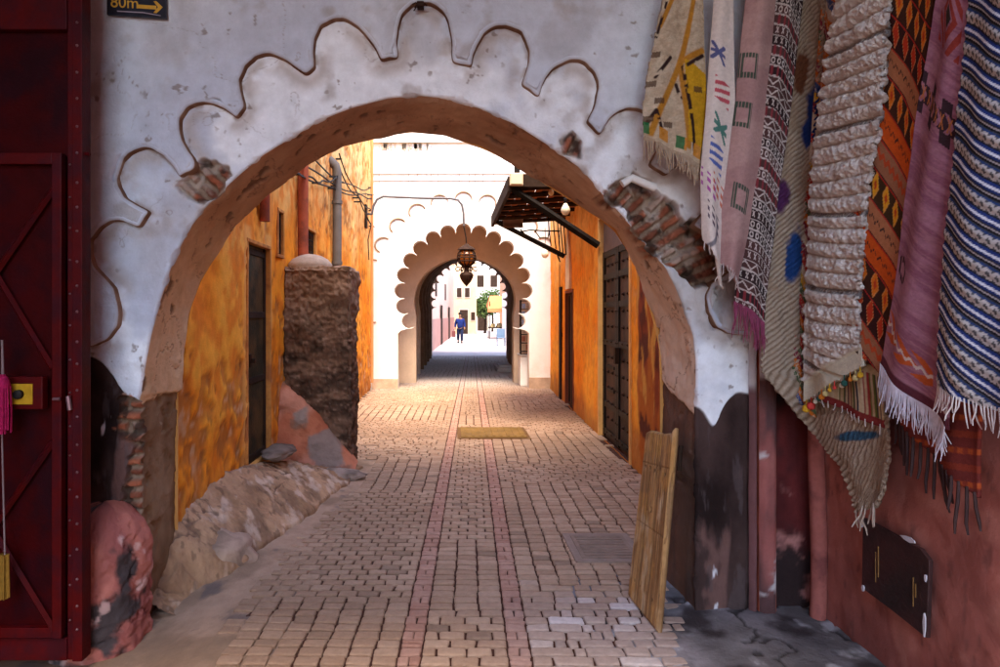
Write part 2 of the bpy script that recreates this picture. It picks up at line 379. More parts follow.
# back face towards the alley, and the unseen storey above the arch
BX = BC[:, 0]; BZ = BC[:, 1]
d2 = dirs; tx2 = np.where(d2[:, 0] > 1e-6, (2.3-BX)/np.maximum(d2[:, 0], 1e-6), np.where(d2[:, 0] < -1e-6, (-2.35-BX)/np.minimum(d2[:, 0], -1e-6), 1e9))
tz2 = np.where(d2[:, 1] > 1e-6, (ZT-BZ)/np.maximum(d2[:, 1], 1e-6), 1e9); T2 = np.minimum(tx2, tz2)
bg = np.stack([np.stack([BX, 0*BX+YB, BZ], -1), np.stack([BX+d2[:, 0]*T2, 0*BX+YB, BZ+d2[:, 1]*T2], -1)], 1)
grid('rear_face', bg, M('ochre_plaster', (.62, .30, .09), .9, .2, 3, .4, 40), arch, smooth=False)
MB().box(-3.2, 2.62, YF-.03, YB, ZT-.002, 9.6).build('unseen_storey', M('upper_plaster', (.62, .45, .36), .9, .15, 2, .4, 30), arch)  # out of view; height set for the shade it casts on the alley
# crumbling hook and wires over the key of the relief
b = MB()
hx, hz = PX(421, YF), PZ(10, YF)
for k in range(9):
    a = random.uniform(0, 6.28); r = random.uniform(.02, .055)
    b.tube([(hx, YF-.03, hz), (hx+math.cos(a)*r*.6, YF-.07, hz+math.sin(a)*r*.4), (hx+math.cos(a)*r, YF-.06, hz+math.sin(a)*r*.6-.01)], .0035, 5)
b.box(hx-.02, hx+.018, YF-.075, YF-.02, hz-.012, hz+.016, .004)
b.build('rusty_hook', MRUST, arch)
# short white conduit stub under the first rug
MB().tube([P(655, 188, 3.62), P(632, 178, 3.6), P(622, 184, 3.6)], .022, 10).build('conduit_stub', MWHITE, arch, True)

# ---- piers and pilasters between arch and rug wall
pier = thing('corner_pilasters', 'stained pink and maroon pilasters in the corner right of the leaning board', 'pilaster', (1.85, 3.7, 0))
def vpanel(name, x0, x1, y, cols, seed, z1=3.75, z0=-.2, res=.012, y2=None, mat=MV, parent=pier, amp=.02):
    xs = np.linspace(x0, x1, max(4, int((x1-x0)/res))); zs = np.linspace(z0, z1, int((z1-z0)/res/1.4))
    X, Z = np.meshgrid(xs, zs, indexing='ij'); Y = np.full(X.shape, y)
    t = np.linspace(-1, 1, len(xs))[:, None]
    Y = Y+.03*np.abs(t)**6-(fbm(X, Z, seed, 5, 5, seed)-.5)*amp
    c = cols(X, Z); grid(name, np.stack([X, Y, Z], -1), mat, parent, c, flip=False)
def pinkcol(X, Z):
    c = mix((.27, .075, .068), (.34, .12, .105), sm(.35, .65, fbm(X, Z*.4, 2, 5, 5, 51)))
    c = mix(c, (.10, .05, .05), sm(.48, .66, fbm(X, Z*.3, 2, 6, 6, 52)+.12*sm(.7, 0, Z)))
    c = mix(c, (.55, .5, .5), sm(.72, .8, fbm(X, Z, 2, 9, 5, 53)))
    return mix(c, mix((.40, .36, .37), (.60, .57, .58), sm(.3, .7, fbm(X, Z, 1, 6, 4, 59))), sm(1.28, 1.36, Z+.1*(fbm(X, Z, 1, 9, 4, 58)-.5)))
def marooncol(X, Z):
    c = mix((.16, .028, .027), (.08, .017, .017), sm(.35, .65, fbm(X, Z*.5, 2, 4, 5, 54)))
    c = mix(c, (.03, .018, .018), sm(.45, .66, fbm(X, Z*.5, 2, 5, 6, 55)+.22*sm(.6, 0, Z)+.12*sm(1.0, 1.2, Z)))
    return mix(c, (.40, .17, .15), sm(.66, .78, fbm(X, Z, 2, 7, 5, 56)))
def darkcol(X, Z):
    c = mix((.10, .05, .05), (.16, .07, .07), sm(.35, .65, fbm(X, Z*.3, 2, 6, 5, 57)))
    return mix(c, (.5, .46, .47), sm(1.22, 1.3, Z+.1*(fbm(X, Z, 1, 9, 4, 58)-.5)))
vpanel('dark_strip', 1.655, 1.70, YF-.035, darkcol, 60)
vpanel('pink_pilaster', 1.70, 1.795, YF-.06, pinkcol, 61)
vpanel('maroon_recess', 1.79, 2.06, YF+.04, marooncol, 62)
b = MB(); b.box(1.70, 1.795, YF-.03, YF+.2, -.2, 3.75); b.build('pilaster_core', MPAINTRED, pier)

# ================================================================== RUG WALL (right, towards the camera)
XRW = 2.02
ys = np.linspace(3.72, 1.6, 150); zs = np.linspace(-.2, 3.75, 260)
Yw, Zw = np.meshgrid(ys, zs, indexing='ij')
Xw = XRW+(fbm(Yw, Zw, 4, 2.2, 5, 70)-.5)*.07+(fbm(Yw, Zw, 4, 14, 3, 71)-.5)*.006-.02*sm(3.55, 3.7, Yw)
c = mix((.42, .145, .115), (.35, .112, .09), sm(.35, .65, fbm(Yw, Zw, 4, 2.2, 6, 72)))
c = mix(c, (.20, .07, .06), .55*sm(.56, .72, fbm(Yw, Zw*.5, 4, 3.5, 6, 73)+.16*sm(.35, 0, Zw)))
c = mix(c, (.55, .24, .19), .4*sm(.6, .72, fbm(Yw, Zw, 4, 6, 5, 74)))
c = mix(c, (.12, .05, .045), .5*sm(.66, .76, fbm(Yw*3, Zw, 4, 9, 4, 75)))
rugwall = thing('pink_wall', 'dusky pink plaster wall behind the hanging rugs at right', 'wall', (XRW, 2.6, 0))
grid('plaster', np.stack([Xw, Yw, Zw], -1), MVS, rugwall, c)
MB().box(XRW+.06, XRW+.5, -7, 3.72, -.2, 6.5).build('masonry', M('pink_masonry', (.42, .15, .12), .9, .2, 3, .4, 40), rugwall)
# the pipe plastered into the corner
pts = [(1.985+.008*math.sin(z*5), 3.60, z) for z in np.linspace(-.1, 1.6, 24)]
MB().tube(pts, .042, 12).build('buried_pipe', M('pink_paint', (.34, .11, .09), .85, .35, 4, .6, 30, col2=(.16, .05, .045), c2s=4, c2t=(.48, .62)), rugwall, True)
# brown metal plate fixed low on the wall
pl = thing('metal_plate', 'dark brown metal plate with taped corners low on the pink wall', 'plate', (XRW-.03, 2.97, .5))
b = MB(); y0, y1, z0, z1 = 3.19, 2.74, .335, .672
b.plate([(y0, z0+.01), (y0-.01, z1+.012), (y1+.05, z1-.0), (y1, z1-.03), (y1+.015, z0-.02), (y0-.2, z0+.0)], XRW-.052, XRW-.034, lambda x, y, z: (y, x, z))
b.build('sheet', M('brown_sheet_metal', (.045, .014, .014), .55, .5, 9, .4, 40, col2=(.02, .01, .01), spec=.4), pl, bevel=.003)
b = MB()
for (yy, zz, sy, sz) in ((3.185, .665, .035, .05), (2.86, .69, .09, .022), (2.755, .565, .012, .03), (2.762, .37, .012, .09), (3.17, .35, .02, .03)):
    n = 7; poly = [(yy+sy*.6*math.cos(a)*random.uniform(.6, 1.2), zz+sz*.6*math.sin(a)*random.uniform(.6, 1.2)) for a in np.linspace(0, 6.28, n, endpoint=False)]
    MB().plate(poly, XRW-.058, XRW-.053, lambda x, y, z: (y, x, z)).build('tape', M('torn_white_tape', (.55, .53, .58), .7, .2, 20, .2, 60), pl)
for yy in (3.08, 3.06, 2.83, 2.815): MB().box(XRW-.055, XRW-.0525, yy, yy+random.uniform(.002, .006), random.uniform(.38, .46), random.uniform(.50, .60)).build('scratch', M('ochre_scratch', (.25, .14, .05), .8, .3, 30), pl)

# ================================================================== GROUND
def apron_h(X, Y):
    """cement slope along the left wall"""
    e = -1.20+.25*sm(5.0, 6.2, Y)                       # foot of the slope
    t = np.clip((e-X)/.55, 0, 1)
    h = .40*t**.9*sm(4.2, 5.0, Y+.0*X)*sm(7.3, 6.9, Y)
    h = h+.17*np.exp(-(((X+1.62)/.22)**2+((Y-4.75)/.35)**2))
    return h
gmat = M('joint_earth', (.075, .032, .022), .98, .3, 10, .6, 60)
raw('ground', [(-60, -60, -.33), (60, -60, -.33), (60, 160, -.33), (-60, 160, -.33)], [(0, 1, 2, 3)], M('far_dust', (.5, .4, .33), .95, .2, .5, .3, 10))
tag(bpy.data.objects['ground'], kind='structure')
def dip(X, Y): return -.14*sm(-1.05, -1.7, X)*sm(4.6, 3.6, Y)
# joint sheet
xs = np.linspace(-3.2, 3.0, 160); ys = np.r_[np.linspace(-8, 2, 20), np.linspace(2.1, 16, 330), np.linspace(16.2, 30, 90)]
X, Y = np.meshgrid(xs, ys, indexing='ij')
grid('road_bed', np.stack([X, Y, -.016+dip(X, Y)+.0*X], -1), gmat, None, smooth=True); tag(bpy.data.objects['road_bed'], kind='structure')
# pavers, laid in slightly turned courses
def left_edge(y): return np.interp(y, [0, 3.1, 4.5, 5.2, 6.2, 7.0, 7.6, 7.75, 15, 30], [-1.22, -1.22, -1.21, -1.12, -.95, -.93, -.95, -1.78, -1.78, -1.2])
def right_edge(y): return np.interp(y, [0, 3.3, 3.75, 4.3, 4.35, 7, 15, 30], [1.20, 1.20, 1.34, 1.36, 1.98, 2.02, 2.3, 2.6])
V = []; Fc = []; CC = []
yrow = 2.3; row = 0; SK = .036
def paver(cx_, cy_, w_, d_, colr, hh, fine=True):
    r = min(w_, d_)*random.uniform(.10, .17); pts = []
    for (sx, sy, a0) in ((1, 1, 0), (-1, 1, 90), (-1, -1, 180), (1, -1, 270)):
        jx, jy = random.gauss(0, .0022), random.gauss(0, .0022)
        ccx, ccy = sx*(w_/2-r)+jx, sy*(d_/2-r)+jy
        for k in ((0, 1, 2) if fine else (1,)):
            a = math.radians(a0+45*k); pts.append((ccx+r*math.cos(a), ccy+r*math.sin(a)))
    b0 = len(V); n = len(pts); tlx, tly = random.gauss(0, .018), random.gauss(0, .018)
    LV = ((0, -.03), (0, -.005), (.003, -.001), (.008, .001), (.018, .0014)) if fine else ((0, -.03), (0, -.003), (.006, .001))
    for (ins, z) in LV:
        f = 1-2*ins/min(w_, d_)
        for (x, y) in pts:
            x2, y2 = x*f, y*f
            V.append((cx_+x2+SK*y2, cy_+y2-SK*x2, z+hh+tlx*x2+tly*y2)); CC.append(colr)
    nl_ = len(LV)-1
    for lv in range(nl_):
        for k in range(n): Fc.append((b0+lv*n+k, b0+lv*n+(k+1) % n, b0+(lv+1)*n+(k+1) % n, b0+(lv+1)*n+k))
    Fc.append(tuple(b0+nl_*n+k for k in range(n)))
zone = ['stack', 'run', 'mix']; zi = [0, 1, 0]; zleft = [9, 9, 9]
while yrow < 27:
    dep = .084*random.uniform(.95, 1.06)
    xa, xb = -2.1, 2.6
    ends = []
    s1 = -.18+SK*(yrow-3.6)*1.05; s2 = .345+SK*(yrow-3.4)*.8; hs_ = .056
    for si, (a_, b_) in enumerate(((xa, s1-hs_), (s1+hs_, s2-hs_), (s2+hs_, xb))):
        Ls = b_-a_; nb = max(2, round(Ls/.126)); kind = zone[zi[si]]
        zleft[si] -= 1
        if zleft[si] < 0: zi[si] = random.choice([0, 1, 1, 2]); zleft[si] = random.randint(5, 16)
        if kind == 'stack': wds = [1+random.uniform(-.03, .03) for _ in range(nb)]
        elif kind == 'run':
            wds = [1+random.uniform(-.1, .1) for _ in range(nb)]
            if row % 2: wds = [.5]+wds[1:]+[.5]
        else:
            wds = []; t0 = 0
            while t0 < nb-.3: q_ = random.choice([.5, .8, 1, 1, 1.4, 1.6]); wds.append(q_); t0 += q_
        tt = sum(wds); x = a_
        for wd in wds: ends.append((x, wd*Ls/tt, 0)); x += wd*Ls/tt
    for st in (s1, s2):
        kk = (row+(st > 0)*2) % 5
        if kk in (1, 4): ends.append((st-hs_, 2*hs_, 1))
        elif kk == 2: ends.append((st-hs_, 2*hs_, 2))
        else: ends.append((st-hs_, hs_, 1)); ends.append((st, hs_, 1))
    for (x0, wd, strip) in ends:
        xm = x0+wd/2
        if xm-wd*.4 < left_edge(yrow) or xm+wd*.4 > right_edge(yrow): continue
        nn = float(fbm(np.array(xm), np.array(yrow), np.array(0.), .8, 4, 6)); rr_ = random.random()
        if strip: c = mix(np.array((.36, .185, .13)), np.array((.44, .255, .185)), np.array(rr_))
        else:
            c = mix(np.array((.335, .205, .13)), np.array((.44, .29, .195)), np.array(rr_))
            if rr_ > .95: c = np.array((.26, .165, .11))
            c = mix(c, np.array((.27, .165, .105)), np.array(float(sm(.45, .65, nn)))*.6)
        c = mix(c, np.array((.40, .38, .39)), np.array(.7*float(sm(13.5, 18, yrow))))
        c = mix(c, np.array((.36, .30, .29)), np.array(.6*float(sm(4.2, 3.3, yrow)*sm(.0, .7, xm))))
        wsp = float(sm(.56, .66, fbm(np.array(xm), np.array(yrow), np.array(3.), 3.5, 3, 9)))*float(sm(.35, .6, xm)*sm(4.4, 3.9, yrow))
        c = mix(c, np.array((.78, .72, .72)), np.array(.6*wsp*random.random()))
        gap = .0105; z_ = random.gauss(0, .0013)+float(dip(np.array(xm), np.array(yrow)))+.006*(nn-.5)
        fine = yrow < 10
        if strip == 2:
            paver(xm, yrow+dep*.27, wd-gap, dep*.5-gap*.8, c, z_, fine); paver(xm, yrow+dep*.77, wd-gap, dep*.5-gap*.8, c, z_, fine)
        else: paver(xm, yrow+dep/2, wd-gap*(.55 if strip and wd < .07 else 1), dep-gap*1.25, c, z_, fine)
    yrow += dep; row += 1
pv = raw('paved_road', V, Fc, M('worn_pavers', None, .78, .2, 26, .5, 120, spec=.14), None, np.array(CC)); tag(pv, kind='structure')
# cement at the foreground corners
def sheet(name, x0, x1, y0, y1, zf, colf, n=(140, 140), mat=MSTONE, keepf=None):
    xs = np.linspace(x0, x1, n[0]); ys = np.linspace(y0, y1, n[1]); X, Y = np.meshgrid(xs, ys, indexing='ij')
    Z = zf(X, Y); c = colf(X, Y)
    k = None
    if keepf is not None: kk = keepf(X, Y); k = kk[:-1, :-1] & kk[1:, 1:] & kk[1:, :-1] & kk[:-1, 1:]
    o = grid(name, np.stack([X, Y, Z], -1), mat, None, c, keep=k, flip=False); tag(o, kind='structure'); return o
def cemcol(X, Y):
    c = mix((.22, .20, .215), (.11, .10, .105), sm(.35, .65, fbm(X, Y, 1, 3, 6, 80)))
    c = mix(c, (.05, .04, .042), sm(.5, .66, fbm(X, Y, 1, 5, 6, 81))); c = mix(c, (.03, .025, .025), .8*sm(.012, .004, np.abs(fbm(X, Y, 2, 1.6, 5, 280)-.5)))
    return mix(c, (.42, .41, .43), .8*sm(.64, .76, fbm(X, Y, 1, 7, 5, 82)))
def cz_(X, Y):
    z = -.003+(fbm(X, Y, 1, 4, 5, 83)-.5)*.012
    z = z-.010*sm(.012, .003, np.abs(fbm(X, Y, 2, 1.6, 5, 280)-.5))+(fbm(X, Y, 1, 22, 4, 281)-.5)*.008
    e = X-np.interp(Y, [0, 3.3, 3.75, 4.3], [1.20, 1.20, 1.34, 1.36])
    return z+.022*sm(.0, .25, e)-.012*sm(-.06, -.2, e+.1*(fbm(X, Y, 1, 9, 3, 84)-.5))
sheet('cement_pavement', .72, 2.1, 1.9, 4.32, cz_, cemcol)
def gutcol(X, Y):
    c = mix((.38, .245, .165), (.25, .16, .105), sm(.35, .65, fbm(X, Y, 1, 4, 7, 85)))
    return mix(c, (.13, .10, .09), .8*sm(.56, .7, fbm(X, Y, 1, 6, 6, 86)))
def gz(X, Y):
    e = left_edge(Y)-X
    return -.002+dip(X, Y)+(fbm(X, Y, 1, 5, 5, 87)-.5)*.014+.02*sm(.02, .2, e)-.012*sm(.0, -.1, e+.05*(fbm(X, Y, 1, 10, 3, 88)-.5))
sheet('gutter_pavement', -2.3, -.82, 1.9, 7.7, gz, gutcol, (150, 420))
# the rough slope of cement and stone against the left wall
def apcol(X, Y):
    c = mix((.42, .245, .14), (.28, .155, .085), sm(.35, .65, fbm(X*.9+Y*.3, Y*.8, 1, 5, 7, 90)))
    c = mix(c, (.22, .125, .075), .8*sm(.46, .68, fbm(X*1.2+Y*.5, Y*.9, 1, 9, 7, 91)))
    c = mix(c, (.12, .07, .045), .6*sm(.62, .72, fbm(X*1.2+Y*.5, Y*.9, 1, 22, 5, 291)))
    return mix(c, (.62, .46, .35), .6*sm(.52, .74, fbm(X*1.3+Y*.4, Y*.7, 1, 9, 7, 92)))
xs = np.linspace(-1.83, -.80, 260); ys = np.linspace(3.86, 7.2, 660); X, Y = np.meshgrid(xs, ys, indexing='ij')
foot = np.interp(Y, [3.9, 4.2, 4.7, 5.5, 6.4, 7.2], [-1.45, -1.42, -1.29, -1.16, -1.03, -.95])+.12*(fbm(Y, 0, 0, 2.2, 4, 93)-.5)+.04*(fbm(Y, 0, 0, 9, 4, 97)-.5)
t = np.clip((foot-X)/.60, 0, 1)
hgt = np.interp(Y, [4.1, 4.5, 5.3, 6.0, 7.0], [.36, .42, .38, .30, .10])
q0 = hgt*t**.85+.035*(fbm(X*.8, Y*.8, 2, 2.4, 4, 94)-.5)*sm(0, .2, t)
q0 = q0+.05*(fbm(X*1.4-Y*.6, Y*.7+X*.5, 2, 5, 5, 194)-.5)*sm(0, .15, t)
st_ = .055+.03*fbm(X, Y, 4, 1.2, 3, 195); lv = q0/st_+.9*fbm(X, Y*.6, 3, 2.2, 4, 196); fl_ = np.floor(lv); fr_ = lv-fl_
Z = q0+.10*st_*(sm(.0, .12, fr_)-fr_)*sm(.05, .25, t)
Z = Z+((fbm(X, Y, 2, 16, 4, 95)-.5)*.022+(fbm(X, Y, 2, 45, 3, 96)-.5)*.011)*sm(0, .1, t)+.018*sm(0, .03, t)-.03*sm(.02, 0, t)
rid = np.abs(fbm(X*.6+Y*.5, Y*.6-X*.4, 2, 2.6, 5, 94)-.5)
crackm = np.maximum(sm(.012, .003, rid)*sm(.3, .5, t), 0*t*sm(.14, .02, np.abs(fr_))*sm(.5, .6, fbm(X, Y, 5, 4, 4, 197))); Z = Z-crackm*.012
Z = Z+(-.24)*sm(4.34, 4.0, Y+.25*(fbm(X, Y, 2, 5, 4, 198)-.5))
ap = grid('cement_slope', np.stack([X, Y, Z], -1), MSTONE, None, mix(apcol(X, Y), (.12, .07, .05), crackm*.7)); tag(ap, kind='structure')

# ================================================================== LEFT ALLEY WALL
def lin(cuts, lo, hi, step):
    a = sorted(set([lo, hi]+cuts)); out = [lo]
    for p, q_ in zip(a[:-1], a[1:]): out += list(np.linspace(p, q_, max(2, int((q_-p)/step)+1))[1:])
    return np.array(out)
XLW = -1.77
dY0, dY1, dZ0, dZ1 = 5.83, 6.54, .30, 2.29
w1 = (6.86, 7.06, 2.28, 2.72); w2 = (8.05, 8.75, 2.42, 2.72)
ys = lin([dY0, dY1, w1[0], w1[1], w2[0], w2[1]], YB-.02, 14.95, .026); zs = lin([dZ0, dZ1, w1[2], w1[3], w2[2], w2[3]], -.1, 6.2, .032)
Yw, Zw = np.meshgrid(ys, zs, indexing='ij')
def orange(Yw, Zw, sd_, low=1.0, pe=1.0):
    n = fbm(Yw, Zw, sd_, 1.3, 6, sd_)
    c = mix((.88, .30, .022), (.90, .41, .05), sm(.35, .65, n))
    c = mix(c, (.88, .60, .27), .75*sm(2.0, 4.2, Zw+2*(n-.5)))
    st = .45*fbm(Yw*1.4, Zw*.8, sd_, 2.2, 6, sd_+1)+.55*fbm(Yw*1.5, Zw*1.1, sd_, 7, 7, sd_+11)
    c = mix(c, (.74, .20, .02), .75*sm(.48, .62, st)*(.35+.65*pe))
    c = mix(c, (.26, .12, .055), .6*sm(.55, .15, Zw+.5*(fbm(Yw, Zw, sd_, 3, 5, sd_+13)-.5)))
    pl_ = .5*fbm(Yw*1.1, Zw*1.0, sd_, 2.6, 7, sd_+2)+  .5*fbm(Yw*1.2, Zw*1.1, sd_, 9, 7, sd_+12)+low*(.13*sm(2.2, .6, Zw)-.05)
    pk = sm(.555, .575, pl_)*pe
    c = mix(c, mix((.50, .17, .035), (.27, .11, .045), sm(.4, .6, fbm(Yw, Zw, sd_, 9, 6, sd_+3))), pk*.65)
    c = mix(c, (.70, .46, .26), .6*sm(.66, .72, pl_)*pe)
    c = mix(c, (.60, .20, .03), .6*sm(.52, .62, fbm(Yw, Zw, sd_, 16, 5, sd_+8))*sm(.47, .56, pl_)*pe)
    fl = sm(.68, .74, fbm(Yw, Zw, sd_, 11, 4, sd_+4)); fl = fl*sm(.5, .56, pl_); c = mix(c, (.2, .09, .04), fl*.6*pe)
    drip = sm(.60, .75, fbm(Yw*7, Zw*.35, sd_, 2, 5, sd_+5))*sm(1.2, 4.5, Zw); c = mix(c, (.35, .19, .08), drip*.55)
    rel = (n-.5)*.06+(fbm(Yw, Zw, sd_, 5, 5, sd_+6)-.5)*.03-pk*.012-fl*.006
    return c, rel
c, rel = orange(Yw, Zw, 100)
edge = np.minimum(np.abs(Yw-dY0), np.abs(Yw-dY1)); dz = (Zw < 2.45)
c = mix(c, (.80, .44, .13), .7*sm(.16, .05, edge)*dz)
Xw = XLW+rel-.05*sm(.05, .0, np.where((Yw > dY0-.001) & (Yw < dY1+.001), np.maximum(0, Zw-dZ1), np.where(Zw < dZ1, edge, 1)))*0
yc = (ys[1:]+ys[:-1])/2; zc = (zs[1:]+zs[:-1])/2; YC, ZC = np.meshgrid(yc, zc, indexing='ij')
def hole(h): return (YC > h[0]) & (YC < h[1]) & (ZC > h[2]) & (ZC < h[3])
keep = ~(hole((dY0, dY1, dZ0, dZ1)) | hole(w1) | hole(w2))
lw = thing('orange_house', 'peeling bright orange house front with a narrow dark door, left of the alley', 'house', (XLW, 9, 0))
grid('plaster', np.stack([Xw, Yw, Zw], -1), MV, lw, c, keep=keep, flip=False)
MB().box(-5, XLW-.12, YB, 14.95, -.1, 6.18).build('masonry', M('orange_masonry', (.6, .3, .1), .9), lw)
def reveal(nm, h, X0, dpt, mat, parent, sgn=-1):
    b = MB(); y0, y1, z0, z1 = h; xa, xb = (X0-dpt, X0+.012) if sgn < 0 else (X0-.012, X0+dpt); t_ = .035
    b.box(xa, xb, y0-t_, y0, z0, z1); b.box(xa, xb, y1, y1+t_, z0, z1); b.box(xa, xb, y0-t_, y1+t_, z1, z1+t_); b.box(xa, xb, y0-t_, y1+t_, z0-t_, z0)
    return b.build(nm, mat, parent, bevel=.006)
MJ = M('orange_jamb', (.62, .27, .07), .9, .25, 5, .4, 40, col2=(.36, .14, .05))
dr = None
b = MB(); b.box(XLW-.09, XLW-.045, dY0, dY1, dZ0, dZ1)
dr = b.build('door', M('dark_green_door', (.032, .030, .020), .55, .5, 5, .4, 30, col2=(.075, .045, .02), c2s=2.5), lw)
b = MB()
for z in (dZ0+.05, dZ0+.75, dZ0+1.35, dZ1-.06): b.box(XLW-.046, XLW-.034, dY0+.03, dY1-.03, z-.03, z+.03)
for yy in (dY0+.035, dY1-.035): b.box(XLW-.047, XLW-.033, yy-.03, yy+.03, dZ0, dZ1)
b.build('batten', MWOOD, dr, bevel=.004)
MB().box(XLW-.034, XLW-.01, dY0+.1, dY0+.17, 1.18, 1.3, .008).box(XLW-.012, XLW+.03, dY0+.12, dY0+.14, 1.22, 1.26, .004).build('latch', MRUST, dr)
reveal('door_frame', (dY0, dY1, dZ0, dZ1), XLW, .09, MJ, lw)
for h in (w1, w2):
    reveal('window_frame', h, XLW, .1, MJ, lw)
    wo = MB().box(XLW-.1, XLW-.09, h[0], h[1], h[2], h[3]).build('window', M('dark_glass', (.012, .012, .014), .2, .2, 3, 0, spec=.6), lw)
    b = MB(); n = 4 if h[1]-h[0] < .3 else 9
    for k in range(n): y = h[0]+(k+.5)*(h[1]-h[0])/n; b.tube([(XLW-.02, y, h[2]), (XLW-.02, y, h[3])], .007, 6)
    for k in range(4): z = h[2]+(k+.5)*(h[3]-h[2])/4; b.tube([(XLW-.024, h[0], z), (XLW-.024, h[1], z)], .006, 6)
    b.build('grille', MRUST, wo)
# pipes on the left wall
def wallY(px): return -XLW*F/(VX-px)
yr = wallY(297)
MB().tube([(XLW+.07, yr, 2.0), (XLW+.07, yr, 3.0), (XLW+.07, yr, 6.1)], .062, 12).build('red_downpipe', MPAINTRED, lw, True)
yr = wallY(259.5)
MB().tube([(XLW+.05, yr, 2.52), (XLW+.05, yr, 3.9), (XLW+.05, yr, 6.1)], .048, 12).build('red_downpipe', MPAINTRED, lw, True)
yg = wallY(331)
b = MB().tube([(XLW+.09, yg, 1.5), (XLW+.09, yg, PZ(172, yg)), (XLW+.07, yg-.01, PZ(166, yg)), (XLW-.03, yg-.03, PZ(160, yg))], .068, 12)
for z in (2.4, 3.3): b.tube([(XLW+.09, yg, z), (XLW+.09, yg, z+.05)], .078, 12)
b.build('grey_downpipe', MGREY, lw, True)
# cables sagging along the top of the left wall
for k, (ya, za, yb_, zb_, sag) in enumerate([(5.2, 3.05, 14.6, 4.3, .35), (5.6, 3.25, 14.6, 4.2, .25), (6.5, 3.55, 14.7, 4.45, .5), (9.9, 3.9, 14.7, 3.95, .3), (10.2, 4.1, 14.75, 3.6, .2), (7.4, 3.25, 9.9, 3.7, .2)]):
    pts = []
    for t_ in np.linspace(0, 1, 26):
        pts.append((XLW+.09+.02*math.sin(9*t_+k), ya+(yb_-ya)*t_, za+(zb_-za)*t_-sag*4*t_*(1-t_)*.5+.02*math.sin(17*t_+k*2)))
    b = MB().tube(pts, .011, 6)
    for q_ in (1, 12, 24): b.box(XLW-.02, pts[q_][0]+.012, pts[q_][1]-.012, pts[q_][1]+.012, pts[q_][2]-.012, pts[q_][2]+.012)
    o = b.build('cable', MCABLE, None)
    tag(o, 'black cable sagging along the top of the orange wall at left', 'cable', 'cables along the left wall')
# the tall vertical conduit next to the white wall
b = MB().tube([(XLW+.1, 14.3, .2), (XLW+.1, 14.3, 5.6)], .03, 8).build('conduit', M('orange_conduit', (.6, .26, .1), .7), lw, True)

# ---- rough brown buttress with the domed cap
bt = thing('buttress', 'rough dark brown mortar buttress with pink foot, standing against the orange wall', 'buttress', (-1.4, 7.35, 0))
def roughbox(name, x0, x1, y0, y1, z0, z1, res, colf, amp, parent, mat, seed):
    bm = bmesh.new()
    bmesh.ops.create_cube(bm, size=1)
    for v in bm.verts: v.co = ((x0+x1)/2+v.co.x*(x1-x0), (y0+y1)/2+v.co.y*(y1-y0), (z0+z1)/2+v.co.z*(z1-z0))
    bmesh.ops.bevel(bm, geom=bm.edges[:], offset=.03, segments=3, affect='EDGES')
    for _ in range(8):
        E = [e for e in bm.edges if e.calc_length() > res]
        if not E: break
        bmesh.ops.subdivide_edges(bm, edges=E, cuts=1, use_grid_fill=True)
    bmesh.ops.triangulate(bm, faces=[f for f in bm.faces if len(f.verts) > 4])
    bm.normal_update()
    P_ = np.array([v.co[:] for v in bm.verts]); Nn = np.array([v.normal[:] for v in bm.verts])
    d = amp(P_); P_ = P_+Nn*d[:, None]
    Fs = [[v.index for v in f.verts] for f in bm.faces]; bm.verts.index_update(); Fs = [[v.index for v in f.verts] for f in bm.faces]; bm.free()
    return raw(name, P_, Fs, mat, parent, colf(P_), True)
def bamp(p):
    l = fbm(p[:, 0], p[:, 1], p[:, 2]*1.3, 4.5, 5, 111); s_ = fbm(p[:, 0]*1.2, p[:, 1], p[:, 2]*1.5, 13, 4, 112)
    return (l-.5)*.12+(np.abs(s_-.5))*-.11
def bcol(p):
    n = fbm(p[:, 0], p[:, 1], p[:, 2]*2, 7, 5, 113)
    c = mix((.15, .085, .058), (.065, .038, .027), sm(.35, .65, n)); c = mix(c, (.28, .175, .125), .8*sm(1.3, 2.2, p[:, 2]+.8*(n-.5)))
    return mix(c, (.26, .17, .13), .5*sm(.6, .7, fbm(p[:, 0], p[:, 1], p[:, 2]*2, 18, 3, 114)))
roughbox('mortar_block', -1.80, -1.05, 7.12, 7.68, -.1, 2.17, .02, bcol, bamp, bt, MSTONE, 1)
MB().lathe([(.24, -.02), (.245, .03), (.235, .055), (.195, .1), (.13, .135), (.06, .155), (.02, .16)], (-1.55, 7.40, 2.165), 28).build('domed_cap', M('grey_stone_cap', (.36, .27, .22), .85, .25, 9, .5, 50), bt, True)
# pink rendered foot of the buttress
xs = np.linspace(-1.80, -1.02, 90); zs = np.linspace(0, 1.05, 120); U, W = np.meshgrid(np.linspace(0, 1, 90), np.linspace(0, 1, 120), indexing='ij')
topz = 1.0-.93*U**1.15
Zq = W*topz; Xq = -1.79+U*.80
Yq = 7.13-.30*(1-W)**.8*(1-.25*U)-.02+(fbm(Xq, Zq, 2, 5, 5, 120)-.5)*.12+.1*sm(.9, 1, W)
c = mix((.42, .15, .085), (.34, .11, .06), sm(.35, .65, fbm(Xq, Zq, 2, 6, 7, 121)))
c = mix(c, (.52, .26, .19), .6*sm(.5, .65, fbm(Xq, Zq, 2, 3, 5, 124)))
c = mix(c, (.24, .18, .16), sm(.02, -.02, sd(Xq, Zq, [(-1.66, .62), (-1.52, .68), (-1.50, .52), (-1.62, .48)])+.1*(fbm(Xq, Zq, 2, 8, 4, 122)-.5)))
c = mix(c, (.22, .16, .14), sm(.02, -.02, sd(Xq, Zq, [(-1.45, .36), (-1.26, .42), (-1.12, .1), (-1.3, .02), (-1.44, .16)])+.16*(fbm(Xq, Zq, 2, 6, 4, 123)-.5)))
